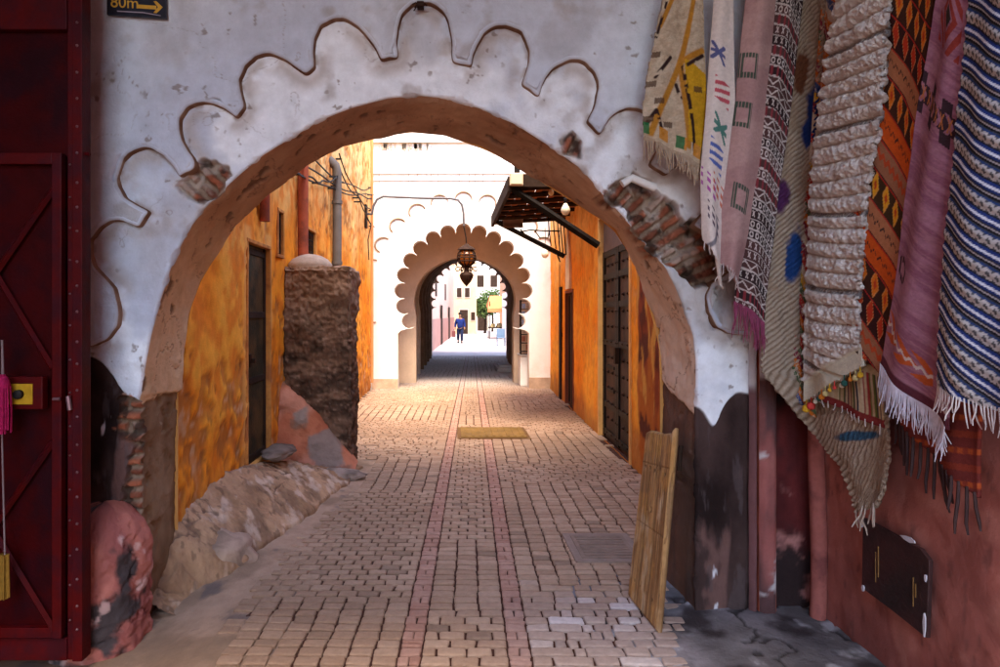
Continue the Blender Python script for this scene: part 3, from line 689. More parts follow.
c = mix(c, (.17, .1, .07), .7*sm(.62, .72, fbm(Xq, Zq, 2, 7, 5, 125)))
grid('pink_foot', np.stack([Xq, Yq, Zq], -1), MV, bt, c, flip=False)
# loose flat stones by the foot
def stone(name, c, r, seed, mat, label, cat='stone', flat=.4, col=(.3, .2, .15), parent=None, grp=None):
    bm = bmesh.new(); bmesh.ops.create_icosphere(bm, subdivisions=4, radius=1)
    p = np.array([v.co[:] for v in bm.verts]); n = fbm(p[:, 0], p[:, 1], p[:, 2], 1.3, 5, seed)
    cell = np.round(p*1.6)/1.6; p = p*.6+.4*cell*.8
    p = p*(.72+.56*n)[:, None]*np.array(r)+np.array(c)
    cc = mix(C3(n.shape, col), C3(n.shape, col)*.5, sm(.4, .65, fbm(p[:, 0], p[:, 1], p[:, 2], 9, 5, seed+1)))
    bm.verts.index_update(); Fs = [[v.index for v in f.verts] for f in bm.faces]; bm.free()
    o = raw(name, p, Fs, mat, parent, cc, True)
    if label: tag(o, label, cat, grp)
    return o
stone('flat_stone', (-1.12, 6.75, .03), (.26, .22, .07), 3, MSTONE, 'flat grey flagstone lying at the foot of the buttress', col=(.30, .22, .18))
stone('step_stone', (-1.62, 6.32, .36), (.16, .33, .06), 9, MSTONE, 'dark rough doorstep stone below the narrow door', col=(.2, .14, .11))
stone('boulder', (-1.58, 4.50, .0), (.30, .30, .20), 15, MSTONE, 'pale brown boulder cemented beside the left jamb of the arch', col=(.43, .29, .21))
# guard stone against the left pier
gs = thing('guard_stone', 'rounded pink guard stone at the foot of the left pier beside the red gate', 'guard stone', (-1.85, 3.45, 0))
U, W = np.meshgrid(np.linspace(0, 1, 110), np.linspace(0, 1, 110), indexing='ij')
ang = math.pi*(1.02-U*1.04); prof = np.where(W < .62, 1.0-.06*W, np.sqrt(np.clip(1-((W-.62)/.38)**2.2, 0, 1))*.963)
zz = -.3+.92*W+.06*(fbm(U, 0, 0, 4, 3, 130)-.5)
lump = (fbm(U*2, W*2, 0, 2.5, 5, 131)-.5)*.13+(fbm(U*2, W*2, 0, 12, 4, 135)-.5)*.03-.02*sm(.012, .003, np.abs(fbm(U*2, W*2, 0, 2.2, 5, 136)-.5))
rx = (.285+lump*.8)*prof; ry = (.34+lump*.8)*prof
Xq = -1.93+rx*np.cos(ang); Yq = 3.72-ry*np.sin(ang)
c = mix((.42, .145, .11), (.30, .095, .08), sm(.35, .65, fbm(U*2, W*2, 0, 3, 5, 132)))
c = mix(c, (.06, .045, .045), sm(.5, .62, -.05+fbm(U*2, W*2, 0, 3.2, 6, 133)+.16*sm(.72, .95, W)*sm(.7, .4, U)+.22*sm(.22, .0, np.abs(U-.72))*sm(.62, .4, W)-.04))
c = mix(c, (.62, .40, .36), .7*sm(.62, .72, fbm(U*2, W*2, 0, 5, 5, 134)))
grid('body', np.stack([Xq, Yq, zz], -1), MV, gs, c, flip=True)

# ================================================================== RIGHT ALLEY WALL
def xr(Y): return 1.95+.034*(np.asarray(Y)-6.2)
D1 = (7.38, 9.16, 0.0, 2.95); D2 = (11.55, 12.45, 0.0, 2.05); NI = (11.75, 12.3, 2.15, 2.95)
ys = lin([D1[0], D1[1], D2[0], D2[1]], YB-.02, 14.95, .03); zs = lin([D1[3], D2[3], 0.0], -.1, 5.2, .035)
Yw, Zw = np.meshgrid(ys, zs, indexing='ij')
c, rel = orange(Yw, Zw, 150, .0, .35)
pt = sm(.05, -.05, (Yw-7.0)+.35*(fbm(Yw, Zw, 1, 3, 4, 151)-.5))*sm(2.7, 2.3, Zw)
pc = mix((.26, .055, .02), (.44, .13, .025), sm(.4, .6, fbm(Yw*1.4, Zw*.5, 1, 3, 5, 152))); pc = mix(pc, (.12, .035, .02), sm(.55, .68, fbm(Yw, Zw, 1, 4, 6, 153)))
pc = mix(pc, (.60, .29, .06), sm(.6, .68, fbm(Yw*1.6, Zw*.6, 1, 4, 5, 154)))
c = mix(c, pc, pt)
Xw = xr(Yw)-rel*.7
yc = (ys[1:]+ys[:-1])/2; zc = (zs[1:]+zs[:-1])/2; YC, ZC = np.meshgrid(yc, zc, indexing='ij')
keep = ~(hole(D1) | hole(D2))
rw = thing('orange_shop_house', 'smooth orange house front with a studded iron door, right of the alley', 'house', (1.95, 9, 0))
grid('plaster', np.stack([Xw, Yw, Zw], -1), MV, rw, c, keep=keep, flip=True)
b = MB().plate([(float(xr(YB))+.2, YB), (float(xr(14.95))+.2, 14.95), (5.5, 14.95), (5.5, YB)], -.1, 5.18, lambda x, y, z: (x, z, y)); b.build('masonry', MATS['orange_masonry'], rw)
def onr(h, xo0, xo1, bev=0, b=None):   # box lying along the slightly turned wall
    b = b or MB(); y0, y1, z0, z1 = h
    V_ = []
    for (xo, y, z) in [(a_, y_, z_) for a_ in (xo0, xo1) for y_ in (y0, y1) for z_ in (z0, z1)]: V_.append((float(xr(y))+xo, y, z))
    return b.add(V_, [(0, 1, 3, 2), (4, 6, 7, 5), (0, 4, 5, 1), (2, 3, 7, 6), (0, 2, 6, 4), (1, 5, 7, 3)])
idoor = onr(D1, .07, .12).build('iron_door', M('brown_iron_sheet', (.085, .050, .038), .55, .35, 5, .3, 40, metal=.1, col2=(.03, .02, .018), c2s=2.5), rw)
b = MB(); ym = (D1[0]+D1[1])/2
for yy in (D1[0]+.06, ym-.05, ym+.05, D1[1]-.06): onr((yy-.045, yy+.045, .02, 2.5), .045, .071, b=b)
for z in (.05, .42, 1.25, 1.75, 2.12, 2.42): onr((D1[0], D1[1], z, z+.075), .048, .069, b=b)
for z in (.65, .95): onr((ym+.2, D1[1]-.2, z, z+.04), .05, .071, b=b)
b.build('strap', MBLK, idoor)
for yy in list(np.linspace(D1[0]+.06, ym-.05, 4))+list(np.linspace(ym+.05, D1[1]-.06, 4)):
    for z in np.arange(.1, 2.45, .2):
        b = MB().lathe([(.024, -.02), (.015, 0), (.003, .010)], (0, 0, 0), 6); b.V = [(float(xr(yy))+.045-v[2], yy+v[0], z+v[1]) for v in b.V]
        b.build('stud', MRUST, idoor)
onr((ym-.12, ym-.03, 1.05, 1.25), .0, .05).build('lock', MRUST, idoor)
onr((D1[0]+.05, D1[1]-.05, 2.5, 2.92), .05, .066).build('transom', M('grey_transom', (.17, .12, .10), .7, .3, 5, .3, 30), idoor)
b = MB(); t_ = .06
onr((D1[0]-t_, D1[0], 0, D1[3]), -.014, .12, b=b); onr((D1[1], D1[1]+t_, 0, D1[3]), -.014, .12, b=b); onr((D1[0]-t_, D1[1]+t_, D1[3], D1[3]+t_), -.014, .12, b=b)
b.build('door_frame', M('pale_orange_jamb', (.72, .40, .14), .9, .2, 5, .4, 40), rw)
wd = onr(D2, .06, .1).build('wooden_door', M('brown_wooden_door', (.07, .032, .02), .7, .4, 5, .4, 30), rw)
b = MB()
for y in (D2[0]+.08, (D2[0]+D2[1])/2, D2[1]-.08): onr((y-.05, y+.05, .05, 2.0), .045, .061, b=b)
b.build('batten', MWOOD, wd)
onr((D2[0]+.15, D2[0]+.18, .95, 1.1), .02, .046).build('handle', MRUST, wd)
b = MB(); onr((D2[0]-.05, D2[0], 0, D2[3]), -.012, .1, b=b); onr((D2[1], D2[1]+.05, 0, D2[3]), -.012, .1, b=b); onr((D2[0]-.05, D2[1]+.05, D2[3], D2[3]+.05), -.012, .1, b=b)
b.build('door_frame', M('maroon_jamb', (.20, .06, .035), .8), rw)
# pointed white niche above the wooden door
yn = (NI[0]+NI[1])/2; hw = .24
poly = [(yn-hw, 2.12), (yn-hw, 2.55), (yn-hw*.8, 2.8), (yn-hw*.35, 3.02), (yn, 3.2), (yn+hw*.35, 3.02), (yn+hw*.8, 2.8), (yn+hw, 2.55), (yn+hw, 2.12)]
MB().plate(poly, -.035, .03, lambda x, y, z: (float(xr(x))+y, x, z)).build('pointed_niche', M('pale_niche_plaster', (.80, .70, .58), .9), rw)
MB().box(2.19, 2.24, 13.3, 13.38, 0, 3.4).build('dark_post', MWOOD, rw)
onr((13.0, 13.25, 0, 2.2), -.03, .02).build('dark_shutter', MWOOD, rw)

# ---- wooden awning over the right of the alley
aw = thing('wooden_awning', 'dark slatted wooden awning propped out from the right wall above the alley', 'awning', (1.6, 10, 3.4))
wx = lambda y: float(xr(y))
xo = .83; ya, yb2 = 9.1, 12.6
zo_, zi = 3.42, 3.5
b = MB()
b.tube([(wx(9.12)-.02, 9.12, 2.60), (xo+.02, 9.12, zo_-.04)], .05, 4)
b.build('brace', MBLK, aw)
b = MB(); b.tube([(wx(12.5)-.02, 12.5, 2.75), (xo+.08, 12.5, zo_-.04)], .045, 4); b.build('brace', MBLK, aw)
for y in np.linspace(ya+.05, yb2-.1, 7):
    MB().tube([(wx(y), y, zi-.04), (xo, y, zo_-.04)], .038, 4).build('rafter', MWOOD, aw)
b = MB(); n = 15
for k in range(n):
    f0 = (k+.01)/n; f1 = (k+1.0)/n
    pts = []
    for (f, dz) in ((f0, 0), (f1, 0)):
        for y in (ya, yb2):
            x = xo+(wx(y)-xo)*f; z = zo_+(zi-zo_)*f+.02*math.sin(k*2.1)
            pts += [(x, y, z), (x, y, z+.025)]
    b.add(pts, [(0, 1, 3, 2), (4, 6, 7, 5), (0, 4, 5, 1), (2, 3, 7, 6), (0, 2, 6, 4), (1, 5, 7, 3)])
b.build('board', M('reddish_boards', (.30, .11, .05), .8, .4, 6, .4, 30), aw)
MB().box(xo-.05, xo, ya-.1, yb2+.05, zo_-.10, zo_+.10).build('fascia', MWOOD, aw)
MB().box(xo-.02, wx(9.1)-.02, ya-.06, ya-.01, zo_-.03, zo_+.14).build('end_board', MWOOD, aw)
# small corrugated sheet hanging at the far end
xs = np.linspace(PX(503, 12.3), PX(523, 12.3), 30); zs = np.linspace(PZ(228, 12.3), PZ(188, 12.3), 60); X, Z = np.meshgrid(xs, zs, indexing='ij')
Y = 12.3+.03*np.sin(Z*38); G_ = np.stack([X, Y, Z], -1)
cs = grid('corrugated_sheet', G_, M('grey_corrugated_metal', (.22, .16, .14), .6, .3, 6, .2, 30, metal=.2), aw)
md = cs.modifiers.new('thick', 'SOLIDIFY'); md.thickness = .01
lampb = thing('box_floodlight', 'small square cream floodlight box under the outer edge of the awning', 'floodlight', (.79, 9.0, 3.42))
lx, lz = PX(516, 9.0), PZ(180, 9.0)
MB().box(lx-.09, lx+.09, 8.93, 9.0, lz-.085, lz+.085, .012).build('housing', M('cream_plastic', (.62, .50, .36), .6, .1), lampb)
MB().box(lx-.075, lx+.075, 8.915, 8.932, lz-.07, lz+.07, .006).build('lens', M('yellowed_lens', (.75, .62, .42), .3, .08), lampb)
MB().box(lx-.02, lx+.05, 8.98, 9.06, lz+.06, lz+.2).build('bracket', MBLK, lampb)
def bulb(px, py, Y, r, label, zc=3.42):
    x, _, z = P(px, py, Y)
    t_ = thing('light_bulb', label, 'light bulb', (x, Y, z))
    MB().lathe([(.002, -r*1.15), (r*.55, -r), (r*.92, -r*.45), (r, 0), (r*.85, r*.5), (r*.5, r*1.1), (r*.33, r*1.5)], (x, Y, z), 16).build('glass', M('milky_glass', (.85, .74, .55), .25, .05, 5, 0, spec=.6), t_, True)
    MB().lathe([(r*.38, r*1.45), (r*.42, r*1.5), (r*.4, r*2.4), (r*.2, r*2.6)], (x, Y, z), 12).build('socket', MBLK, t_, True)
    MB().tube([(x, Y, z+r*2.5), (x+.01, Y, z+.3), (x, Y, max(zc, z+r*3.2))], .006, 5).build('flex', MCABLE, t_)
bulb(565.5, 210, 8.6, .06, 'larger bare light bulb hanging nearest under the awning', 3.55)
bulb(551, 192.5, 9.6, .042, 'smaller bare bulb tucked up among the awning rafters')
bulb(545, 254, 13.4, .075, 'pale bulb hanging low beside the right end of the white wall', 3.4)
# curled iron bracket under the awning
b = MB()
for oy in (12.1, 12.15):
    pts = [P(x, y, oy) for x, y in [(520, 229), (528, 238), (540, 245), (550, 249), (557, 254), (560, 262)]]; b.tube(pts, .014, 6)
    pts = [P(x, y, oy) for x, y in [(520, 232), (530, 230), (545, 231), (560, 231)]]; b.tube(pts, .014, 6)
pts = [P(x, y, 12.12) for x, y in [(535, 231), (540, 238), (548, 238), (549, 232)]]; b.tube(pts, .012, 6)
for x in (548, 553, 557, 560, 563): b.tube([P(x, 212, 12.12), P(x+1, 230, 12.12), P(x+3, 246+(x-548)*.6, 12.12)], .011, 6)
b.build('scrolled_bracket', MBLK, aw)

# ================================================================== FAR WHITE ARCH
YA = 14.95; K = YA/F
def lobed(cx_, cz_, R, r, n, a0, a1, legx, z0):
    pts = [(cx_-legx, z0)]
    th0 = math.radians(90+a0); pts.append((cx_-legx, cz_+(R)*math.sin(th0)-r*1.6)); pts.append((cx_-legx+.06, cz_+R*math.sin(th0)-r*1.25))
    for k in range(n):
        th = math.radians(90+a0-(a0+a1)*k/(n-1))
        for f in np.linspace(105, -105, 11):
            a = th+math.radians(f); pts.append((cx_+R*math.cos(th)+r*math.cos(a), cz_+R*math.sin(th)+r*math.sin(a)))
    th1 = math.radians(90-a1); pts.append((cx_+legx-.06, cz_+R*math.sin(th1)-r*1.25)); pts.append((cx_+legx, cz_+R*math.sin(th1)-r*1.6)); pts.append((cx_+legx, z0))
    return pts
def horseshoe(cx_, hw, zs_, za, z0, n=26, pinch=.05):
    pts = [(cx_-hw+pinch, z0), (cx_-hw+pinch, zs_-.35)]
    for k in range(n+1):
        t_ = k/n; a = math.pi*(1.06-1.12*t_)
        x = cx_+hw*math.cos(a); s_ = max(math.sin(a), -.2); z = zs_+(za-zs_)*(s_**.9 if s_ > 0 else s_*.8)
        z += .05*(za-zs_)*max(0, 1-abs(2*t_-1)*3.2)
        pts.append((x, z))
    pts += [(cx_+hw-pinch, zs_-.35), (cx_+hw-pinch, z0)]
    return pts
wa = thing('white_arch_wall', 'sunlit white wall with a lobed horseshoe archway at the end of the alley', 'archway', (.29, YA, 0))
cxa = PX(463.5, YA)
lob = lobed(cxa, 2.16, 1.38, .172, 17, 118, 118, 1.47, -.05)
rect = [(2.6, -.05), (2.6, 6.6), (-2.0, 6.6), (-2.0, -.05)]
MB().plate(lob+rect, YA, YA+.3).build('lobed_front', MWHITE, wa)
h2c = (PX(414, 16.2)+PX(516, 16.2))/2; h2w = (PX(516, 16.2)-PX(414, 16.2))/2
hs = horseshoe(h2c, h2w, 1.95, 3.02, -.05)
MB().plate(hs+[(3.4, -.05), (3.4, 5.5), (-2.6, 5.5), (-2.6, -.05)], 16.2, 16.6).build('inner_arch', M('tan_plaster', (.56, .42, .31), .9, .15, 3, .4, 30), wa)
b = MB(); b.box(-2.6, -1.25, YA+.31, 16.19, -.05, 5.5); b.box(1.98, 3.4, YA+.31, 16.19, -.05, 5.5); b.box(-1.25, 1.98, YA+.31, 16.19, 3.85, 5.5)
b.build('porch_side', M('tan_plaster2', (.58, .44, .33), .9, .15, 3, .4, 30), wa)
b = MB()
for (z, d, h) in ((PZ(180, YA), .025, .03), (PZ(173, YA), .035, .04), (PZ(141, YA), .08, .09)): b.box(-1.74, 2.25, YA-d, YA-.001, z-h/2, z+h/2)
b.build('cornice', MWHITE, wa)
b = MB()
for k in range(15):
    th = math.radians(90+104-208*k/14); R = 1.38+.70
    if not (0 < k < 14 or True): continue
    mx_, mz = cxa+R*math.cos(th), 2.16+R*math.sin(th)
    if mx_ < -1.72 or mx_ > 2.2 or mz < .8: continue
    pts = [(mx_+.19*math.cos(th+math.radians(f)), YA-.012, mz+.17*math.sin(th+math.radians(f))) for f in np.linspace(95, -95, 12)]
    b.tube(pts, [.012+.012*math.sin(math.pi*i/11) for i in range(12)], 6)
b.build('scalloped_moulding', M('shade_brown_moulding', (.36, .25, .17), .9), wa)  # brown puts the shading of these arcs into the colour, with some dust
# stained base
b = MB(); b.box(-1.75, cxa-1.47-.0, YA-.03, YA-.001, 0, .22); b.box(cxa+1.47, 2.25, YA-.03, YA-.001, 0, .25); b.build('stained_base', M('stained_plaster', (.52, .36, .25), .9, .3, 5, .5, 30), wa)
b = MB()
for k in range(26):
    x = random.uniform(PX(381, YA), PX(428, YA)); b.box(x, x+random.uniform(.02, .05), YA-.022, YA-.004, PZ(149, YA)+random.uniform(-.03, .02), PZ(144, YA))
for k in range(16):
    x = random.uniform(-1.6, 1.9); b.box(x, x+.012, YA-.004, YA-.0015, PZ(165, YA)-random.uniform(0, .6), PZ(146, YA))
b.build('stain', M('rust_stain', (.55, .44, .33), .95, .2), wa)

# ---- covered passage beyond the arch
tp = thing('covered_passage', 'dark timber vaulted passage beyond the white arch', 'passage', (.5, 21, 0))
YT0, YT1 = 16.6, 26.8
def tun(f): # centre and half width
    a = np.array([PX(413, YT0), PX(517, YT0)]); e = np.array([PX(432, YT1), PX(507, YT1)])
    p = a*(1-f)+e*f; return (p[0]+p[1])/2, (p[1]-p[0])/2, 1.98+.3*f, 3.08+.72*f
def ring(f, grow=0.):
    c_, h_, zs_, za = tun(f); return horseshoe(c_, h_+grow, zs_, za+grow, -.05)
fs = np.linspace(0, 1, 8); Gt = np.stack([np.stack([[x, YT0+(YT1-YT0)*f, z] for x, z in ring(f, .1)]) for f in fs], 0)
grid('vault', Gt, M('smoked_timber', (.36, .23, .15), .85, .4, 4, .5, 20, col2=(.48, .33, .22), c2s=2.), tp, smooth=False)
for f in (.06, .2, .36, .52, .68, .84):
    r0 = ring(f, .0); r1 = ring(f, .098)
    b = MB(); b.plate(r0+r1[::-1], YT0+(YT1-YT0)*f, YT0+(YT1-YT0)*f+.22); b.build('rib', M('rib_timber', (.24, .14, .085), .8, .4, 5, .4, 20) if f != .2 else M('highlight_rib', (.55, .45, .36), .9, .2), tp)  # one rib is paler: its highlight is put into the colour
# goods on the floor of the passage
pb = thing('plinth', 'white plastered block at the right foot of the white arch', 'plinth', (1.75, 15.6, 0))
MB().box(1.62, 1.90, 15.4, 15.95, 0, .70, .03).build('block', MWHITE, pb)
MB().box(1.60, 1.915, 15.38, 15.97, .70, .735, .01).build('slab', M('grey_slab', (.5, .46, .43), .8), pb)
rk = thing('postcard_rack', 'dark rack of small pictures standing on the white plinth', 'rack', (1.75, 15.6, .735))
b = MB()
for x in (1.65, 1.86): b.tube([(x, 15.5, .735), (x, 15.5, 2.0)], .012, 6); b.tube([(x, 15.7, .735), (x, 15.7, 2.0)], .012, 6)
for z in np.linspace(.8, 1.98, 7): b.box(1.64, 1.87, 15.48, 15.72, z-.008, z+.008)
b.build('frame', MBLK, rk)
for z in np.linspace(.85, 1.8, 6):
    for x in (1.665, 1.765):
        cc_ = random.choice([(.35, .25, .18), (.2, .22, .3), (.5, .42, .3), (.3, .12, .08), (.55, .5, .45)])
        MB().box(x, x+.085, 15.475, 15.479, z, z+.12).build('card', M('card_%d' % int(sum(cc_)*1000), cc_, .6, .5, 40), rk)
sb = MB().box(1.36, 1.80, 19.2, 20.4, .0, .13, .03).box(1.42, 1.78, 19.3, 20.3, .13, .2, .02).build('stone_step', M('pale_step', (.45, .44, .45), .85, .2, 4, .3, 30), None)
tag(sb, 'low pale stone step on the right of the covered passage', 'step')

fa = thing('far_arch_wall', 'far lobed archway closing the covered passage', 'archway', (.76, 27, 0))
c_, h_, _, _ = tun(1.0)
lob2 = lobed(c_, 2.36, h_*.93, .15, 15, 100, 100, h_*1.0, -.05)
MB().plate(lob2+[(5, -.05), (5, 6.5), (-4, 6.5), (-4, -.05)], YT1+.01, YT1+.4).build('lobed_front', M('brown_plaster', (.42, .30, .22), .9), fa)

# ================================================================== LANTERN ON ITS BRACKET
YL = 14.0
br_ = thing('lamp_bracket', 'grey bent pipe bracket reaching out from the left wall with the lantern', 'bracket', (XLW, YL, 4.0))
pl_ = [(362, 214), (372, 214), (373.5, 206), (377, 199.5), (383, 196.5), (395, 197), (425, 198.2), (450, 198.4), (458, 200), (462, 205), (463.5, 213), (463.8, 226)]
MB().tube([P(x, y, YL) for x, y in pl_], .026, 10).build('arm', M('grey_pipe', (.13, .115, .115), .5, .2, 6, .1, 40, metal=.3), br_, True)
MB().box(XLW-.01, XLW+.03, YL-.1, YL+.1, PZ(228, YL), PZ(205, YL)).build('wall_plate', MRUST, br_)
MB().tube([P(366, 216, YL-.05), P(371, 225, YL-.05), P(368, 240, YL), P(369, 260, YL)], .012, 6).build('wire', MCABLE, br_)
lt = thing('lantern', 'round pierced metal lantern with amber glass hanging in the white archway', 'lantern', (PX(466.5, YL), YL, 2.8))
lx, ly = PX(466.5, YL), YL
zc_ = PZ(258, YL)
MB().tube([P(463.8, 226, YL), (lx-.01, ly, zc_+.42), (lx, ly, zc_+.24)], .014, 6).build('chain', MBLK, lt)
prof = [(.03, .30), (.05, .27), (.11, .24), (.17, .2), (.19, .17), (.13, .165)]
MB().lathe(prof[::-1], (lx, ly, zc_), 20).build('crown', MRUST, lt, True)
MB().lathe([(.05, -.16), (.13, -.12), (.165, -.03), (.165, .05), (.14, .12), (.1, .165)], (lx, ly, zc_), 24).build('globe', M('amber_glass', (.30, .09, .012), .25, .2, 9, 0, spec=.6), lt, True)
b = MB()
for k in range(10):
    a = 2*math.pi*k/10
    b.tube([(lx+r*math.cos(a), ly+r*math.sin(a), zc_+z) for r, z in [(.12, .17), (.175, .1), (.195, .0), (.165, -.1), (.08, -.17)]], .014, 5)
for (r, z) in ((.185, .06), (.195, 0), (.18, -.07)):
    b.tube([(lx+r*math.cos(a), ly+r*math.sin(a), zc_+z) for a in np.linspace(0, 6.283, 21)], .013, 5, caps=False)
b.build('cage', MRUST, lt)
b = MB()
for k in range(6):
    a = math.pi*k/3
    pts = [(.05, -.16), (.12, -.2), (.2, -.19), (.235, -.23), (.2, -.28), (.15, -.26), (.14, -.22)]
    b.tube([(lx+r*math.cos(a), ly+r*math.sin(a), zc_+z) for r, z in pts], .012, 5)
b.build('scroll', MRUST, lt)
MB().lathe([(.004, -.60), (.03, -.57), (.09, -.5), (.135, -.42), (.15, -.36), (.12, -.31), (.06, -.29), (.05, -.2), (.05, -.16)], (lx, ly, zc_), 20).build('pendant', MRUST, lt, True)

# ================================================================== BEYOND THE PASSAGE
def house(name, label, x0, x1, y0, y1, h, col, wins, roofc=None):
    t_ = thing(name, label, 'house', ((x0+x1)/2, y0, 0))
    MB().box(x0, x1, y0, y1, -.3, h).build('wall', M('far_'+label.split()[0]+label.split()[1], col, .9, .2, 1.2, .3, 15), t_)
    MB().box(x0-.08, x1+.08, y0-.08, y1, h, h+.14).build('parapet', M('far_parapet', (.6, .45, .35), .9), t_)
    for (wx_, wz, ww, wh, kind) in wins:
        f_ = MB().box(wx_-ww/2-.07, wx_+ww/2+.07, y0-.05, y0-.001, wz-.07, wz+wh+.07).build(kind, M('far_frame', (.5, .4, .32), .9), t_)
        MB().box(wx_-ww/2, wx_+ww/2, y0-.07, y0-.051, wz, wz+wh).build('pane' if kind == 'window' else 'leaf', MWOOD, f_)
raw('far_square', [(-30, 27, .0), (30, 27, .0), (30, 120, .0), (-30, 120, .0)], [(0, 1, 2, 3)], M('pale_paving', (.42, .36, .35), .9, .2, 1.5, .4, 20)); tag(bpy.data.objects['far_square'], kind='structure')
pw = thing('long_pink_wall', 'long pink house wall with a darker dado, left of the walking man', 'wall', (-.4, 40, 0))
fn = lambda x, y, z: (-1.0+(x-27.2)*.045+y, x, z)
MB().plate([(27.25, -.2), (57, -.2), (57, 5.4), (27.25, 5.4)], -.4, 0, fn).build('upper_wall', M('sunlit_pink', (.62, .40, .31), .9, .12, 1.5, .3, 15), pw)
MB().plate([(27.26, -.2), (56.9, -.2), (56.9, 1.45), (27.26, 1.45)], .003, .05, fn).build('dado', M('rose_dado', (.42, .22, .18), .9, .15, 1.5, .3, 15), pw)
for (ya_, yb_) in ((37, 38.2), (46, 47.5)): MB().plate([(ya_, 0), (yb_, 0), (yb_, 2.2), (ya_, 2.2)], .055, .09, fn).build('doorway', MWOOD, pw)
for (ya_, yb_) in ((33, 34), (42, 43)): MB().plate([(ya_, 2.6), (yb_, 2.6), (yb_, 3.6), (ya_, 3.6)], .006, .04, fn).build('window', MWOOD, pw)
house('house', 'ochre house with dark windows facing down the alley', .35, 2.3, 58, 63, 6.2, (.62, .40, .24), [(.8, 3.2, .4, .8, 'window'), (1.5, 3.2, .4, .8, 'window'), (1.2, 0, .7, 2.1, 'door'), (2.0, 1.2, .35, .7, 'window')])
house('house', 'tall orange house behind the ochre one, farthest left', -4.5, .3, 66, 70, 9, (.60, .30, .16), [(-.6, 4, .8, 1.2, 'window'), (-.6, 6.5, .8, 1.2, 'window')])
house('house', 'white sunlit house closing the view beyond the tree', 2.5, 6.5, 70, 76, 8, (.78, .74, .68), [(3.2, 4.6, .7, 1.2, 'window'), (4.6, 4.6, .7, 1.2, 'window'), (3.4, 0, 1, 2.3, 'door')])
house('house', 'pale orange house on the right behind the awning', 4.1, 8, 46, 55, 5.2, (.66, .36, .20), [(4.6, 3, .6, .9, 'window')])
MB().box(3.55, 8, 34, 45.5, -.2, 3.1).build('white_garden_wall', M('bright_lime', (.8, .77, .72), .9, .08, 1.5, .3, 15), None); tag(bpy.data.objects['white_garden_wall'], 'bright white wall at the right past the covered passage', 'wall')
# orange cloth awning of a stall
st = thing('market_stall', 'stall with an orange cloth awning at the far right', 'stall', (3.3, 47, 0))
for (x, y) in ((2.75, 46.2), (3.95, 46.2), (2.75, 47.8), (3.95, 47.8)): MB().tube([(x, y, 0), (x, y, 2.6)], .035, 6).build('post', MWOOD, st)
b = MB(); b.add([(2.6, 46, 2.1), (4.1, 46, 2.1), (3.9, 47, 3.0), (2.8, 47, 3.0), (2.6, 48, 2.3), (4.1, 48, 2.3), (2.6, 46, 1.85), (4.1, 46, 1.85)], [(0, 1, 2, 3), (3, 2, 5, 4), (0, 6, 7, 1), (0, 3, 4), (1, 5, 2)]); b.build('awning', M('orange_cloth', (.62, .20, .08), .9, .15, 5), st)
MB().box(2.75, 3.9, 46.3, 47.6, .72, .8).build('counter', MWOOD, st)
b = MB()
for k in range(16): x, y = random.uniform(2.8, 3.8), random.uniform(46.35, 47.5); b.box(x, x+.14, y, y+.14, .8, .8+random.uniform(.08, .3))
o = b.build('wares', M('mixed_wares', (.4, .3, .14), .8, .5, 9), st); o['kind'] = 'stuff'
# tree
def leafcrown(c_, r, n, size, seed):
    rg = np.random.default_rng(seed); V_ = []; F_ = []; cc_ = []
    cl = rg.normal(size=(26, 3)); cl /= np.linalg.norm(cl, axis=1)[:, None]; cl *= (rg.uniform(.3, 1, 26)**.5)[:, None]
    for i in range(n):
        p = cl[rg.integers(26)]+rg.normal(size=3)*.22; p = np.array(c_)+p*np.array(r)
        a = rg.normal(size=3); a /= np.linalg.norm(a); b_ = np.cross(a, rg.normal(size=3)); b_ /= np.linalg.norm(b_)
        s_ = size*rg.uniform(.6, 1.3); k = len(V_)
        V_ += [p-a*s_, p+b_*s_*.45, p+a*s_, p-b_*s_*.45]; F_.append((k, k+1, k+2, k+3)); g = rg.uniform(.7, 1.3)
        cc_ += [(.075*g, .115*g, .035*g)]*4
    return V_, F_, np.array(cc_)
def tree(x, y, h, label, seed):
    t_ = thing('street_tree', label, 'tree', (x, y, 0))
    b = MB().tube([(x, y, 0), (x+.05, y, h*.3), (x-.03, y+.05, h*.55), (x+.02, y, h*.8)], [.13, .1, .08, .03], 8)
    for k in range(5): a = k*1.3; b.tube([(x, y, h*(.45+.05*k)), (x+.5*math.cos(a), y+.5*math.sin(a), h*(.62+.05*k)), (x+.8*math.cos(a), y+.8*math.sin(a), h*(.75+.04*k))], [.05, .035, .012], 6)
    b.build('trunk', MWOOD, t_, True)
    V_, F_, cc_ = leafcrown((x, y, h*.74), (1.1, 1.1, h*.26), 2600, .13, seed); raw('crown', V_, F_, M('leaves', None, .6, .25, 3, 0), t_, cc_)
tree(3.15, 60, 3.2, 'small leafy tree at the far end left of the orange stall', 3)
tree(4.2, 66, 4.0, 'taller tree farther back in front of the white house', 8)
# plastic chair
ch = thing('chair', 'blue grey plastic chair just past the passage on the right', 'chair', (2.72, 35.6, 0))
MCH = M('blue_grey_plastic', (.13, .19, .28), .5, .1)
MB().box(2.5, 2.95, 35.4, 35.85, .42, .46, .01).build('seat', MCH, ch)
MB().box(2.5, 2.95, 35.82, 35.86, .46, .92, .01).build('backrest', MCH, ch)
for (x, y) in ((2.52, 35.43), (2.93, 35.43), (2.52, 35.82), (2.93, 35.82)): MB().tube([(x, y, 0), (x, y, .43)], .02, 6).build('leg', MCH, ch)
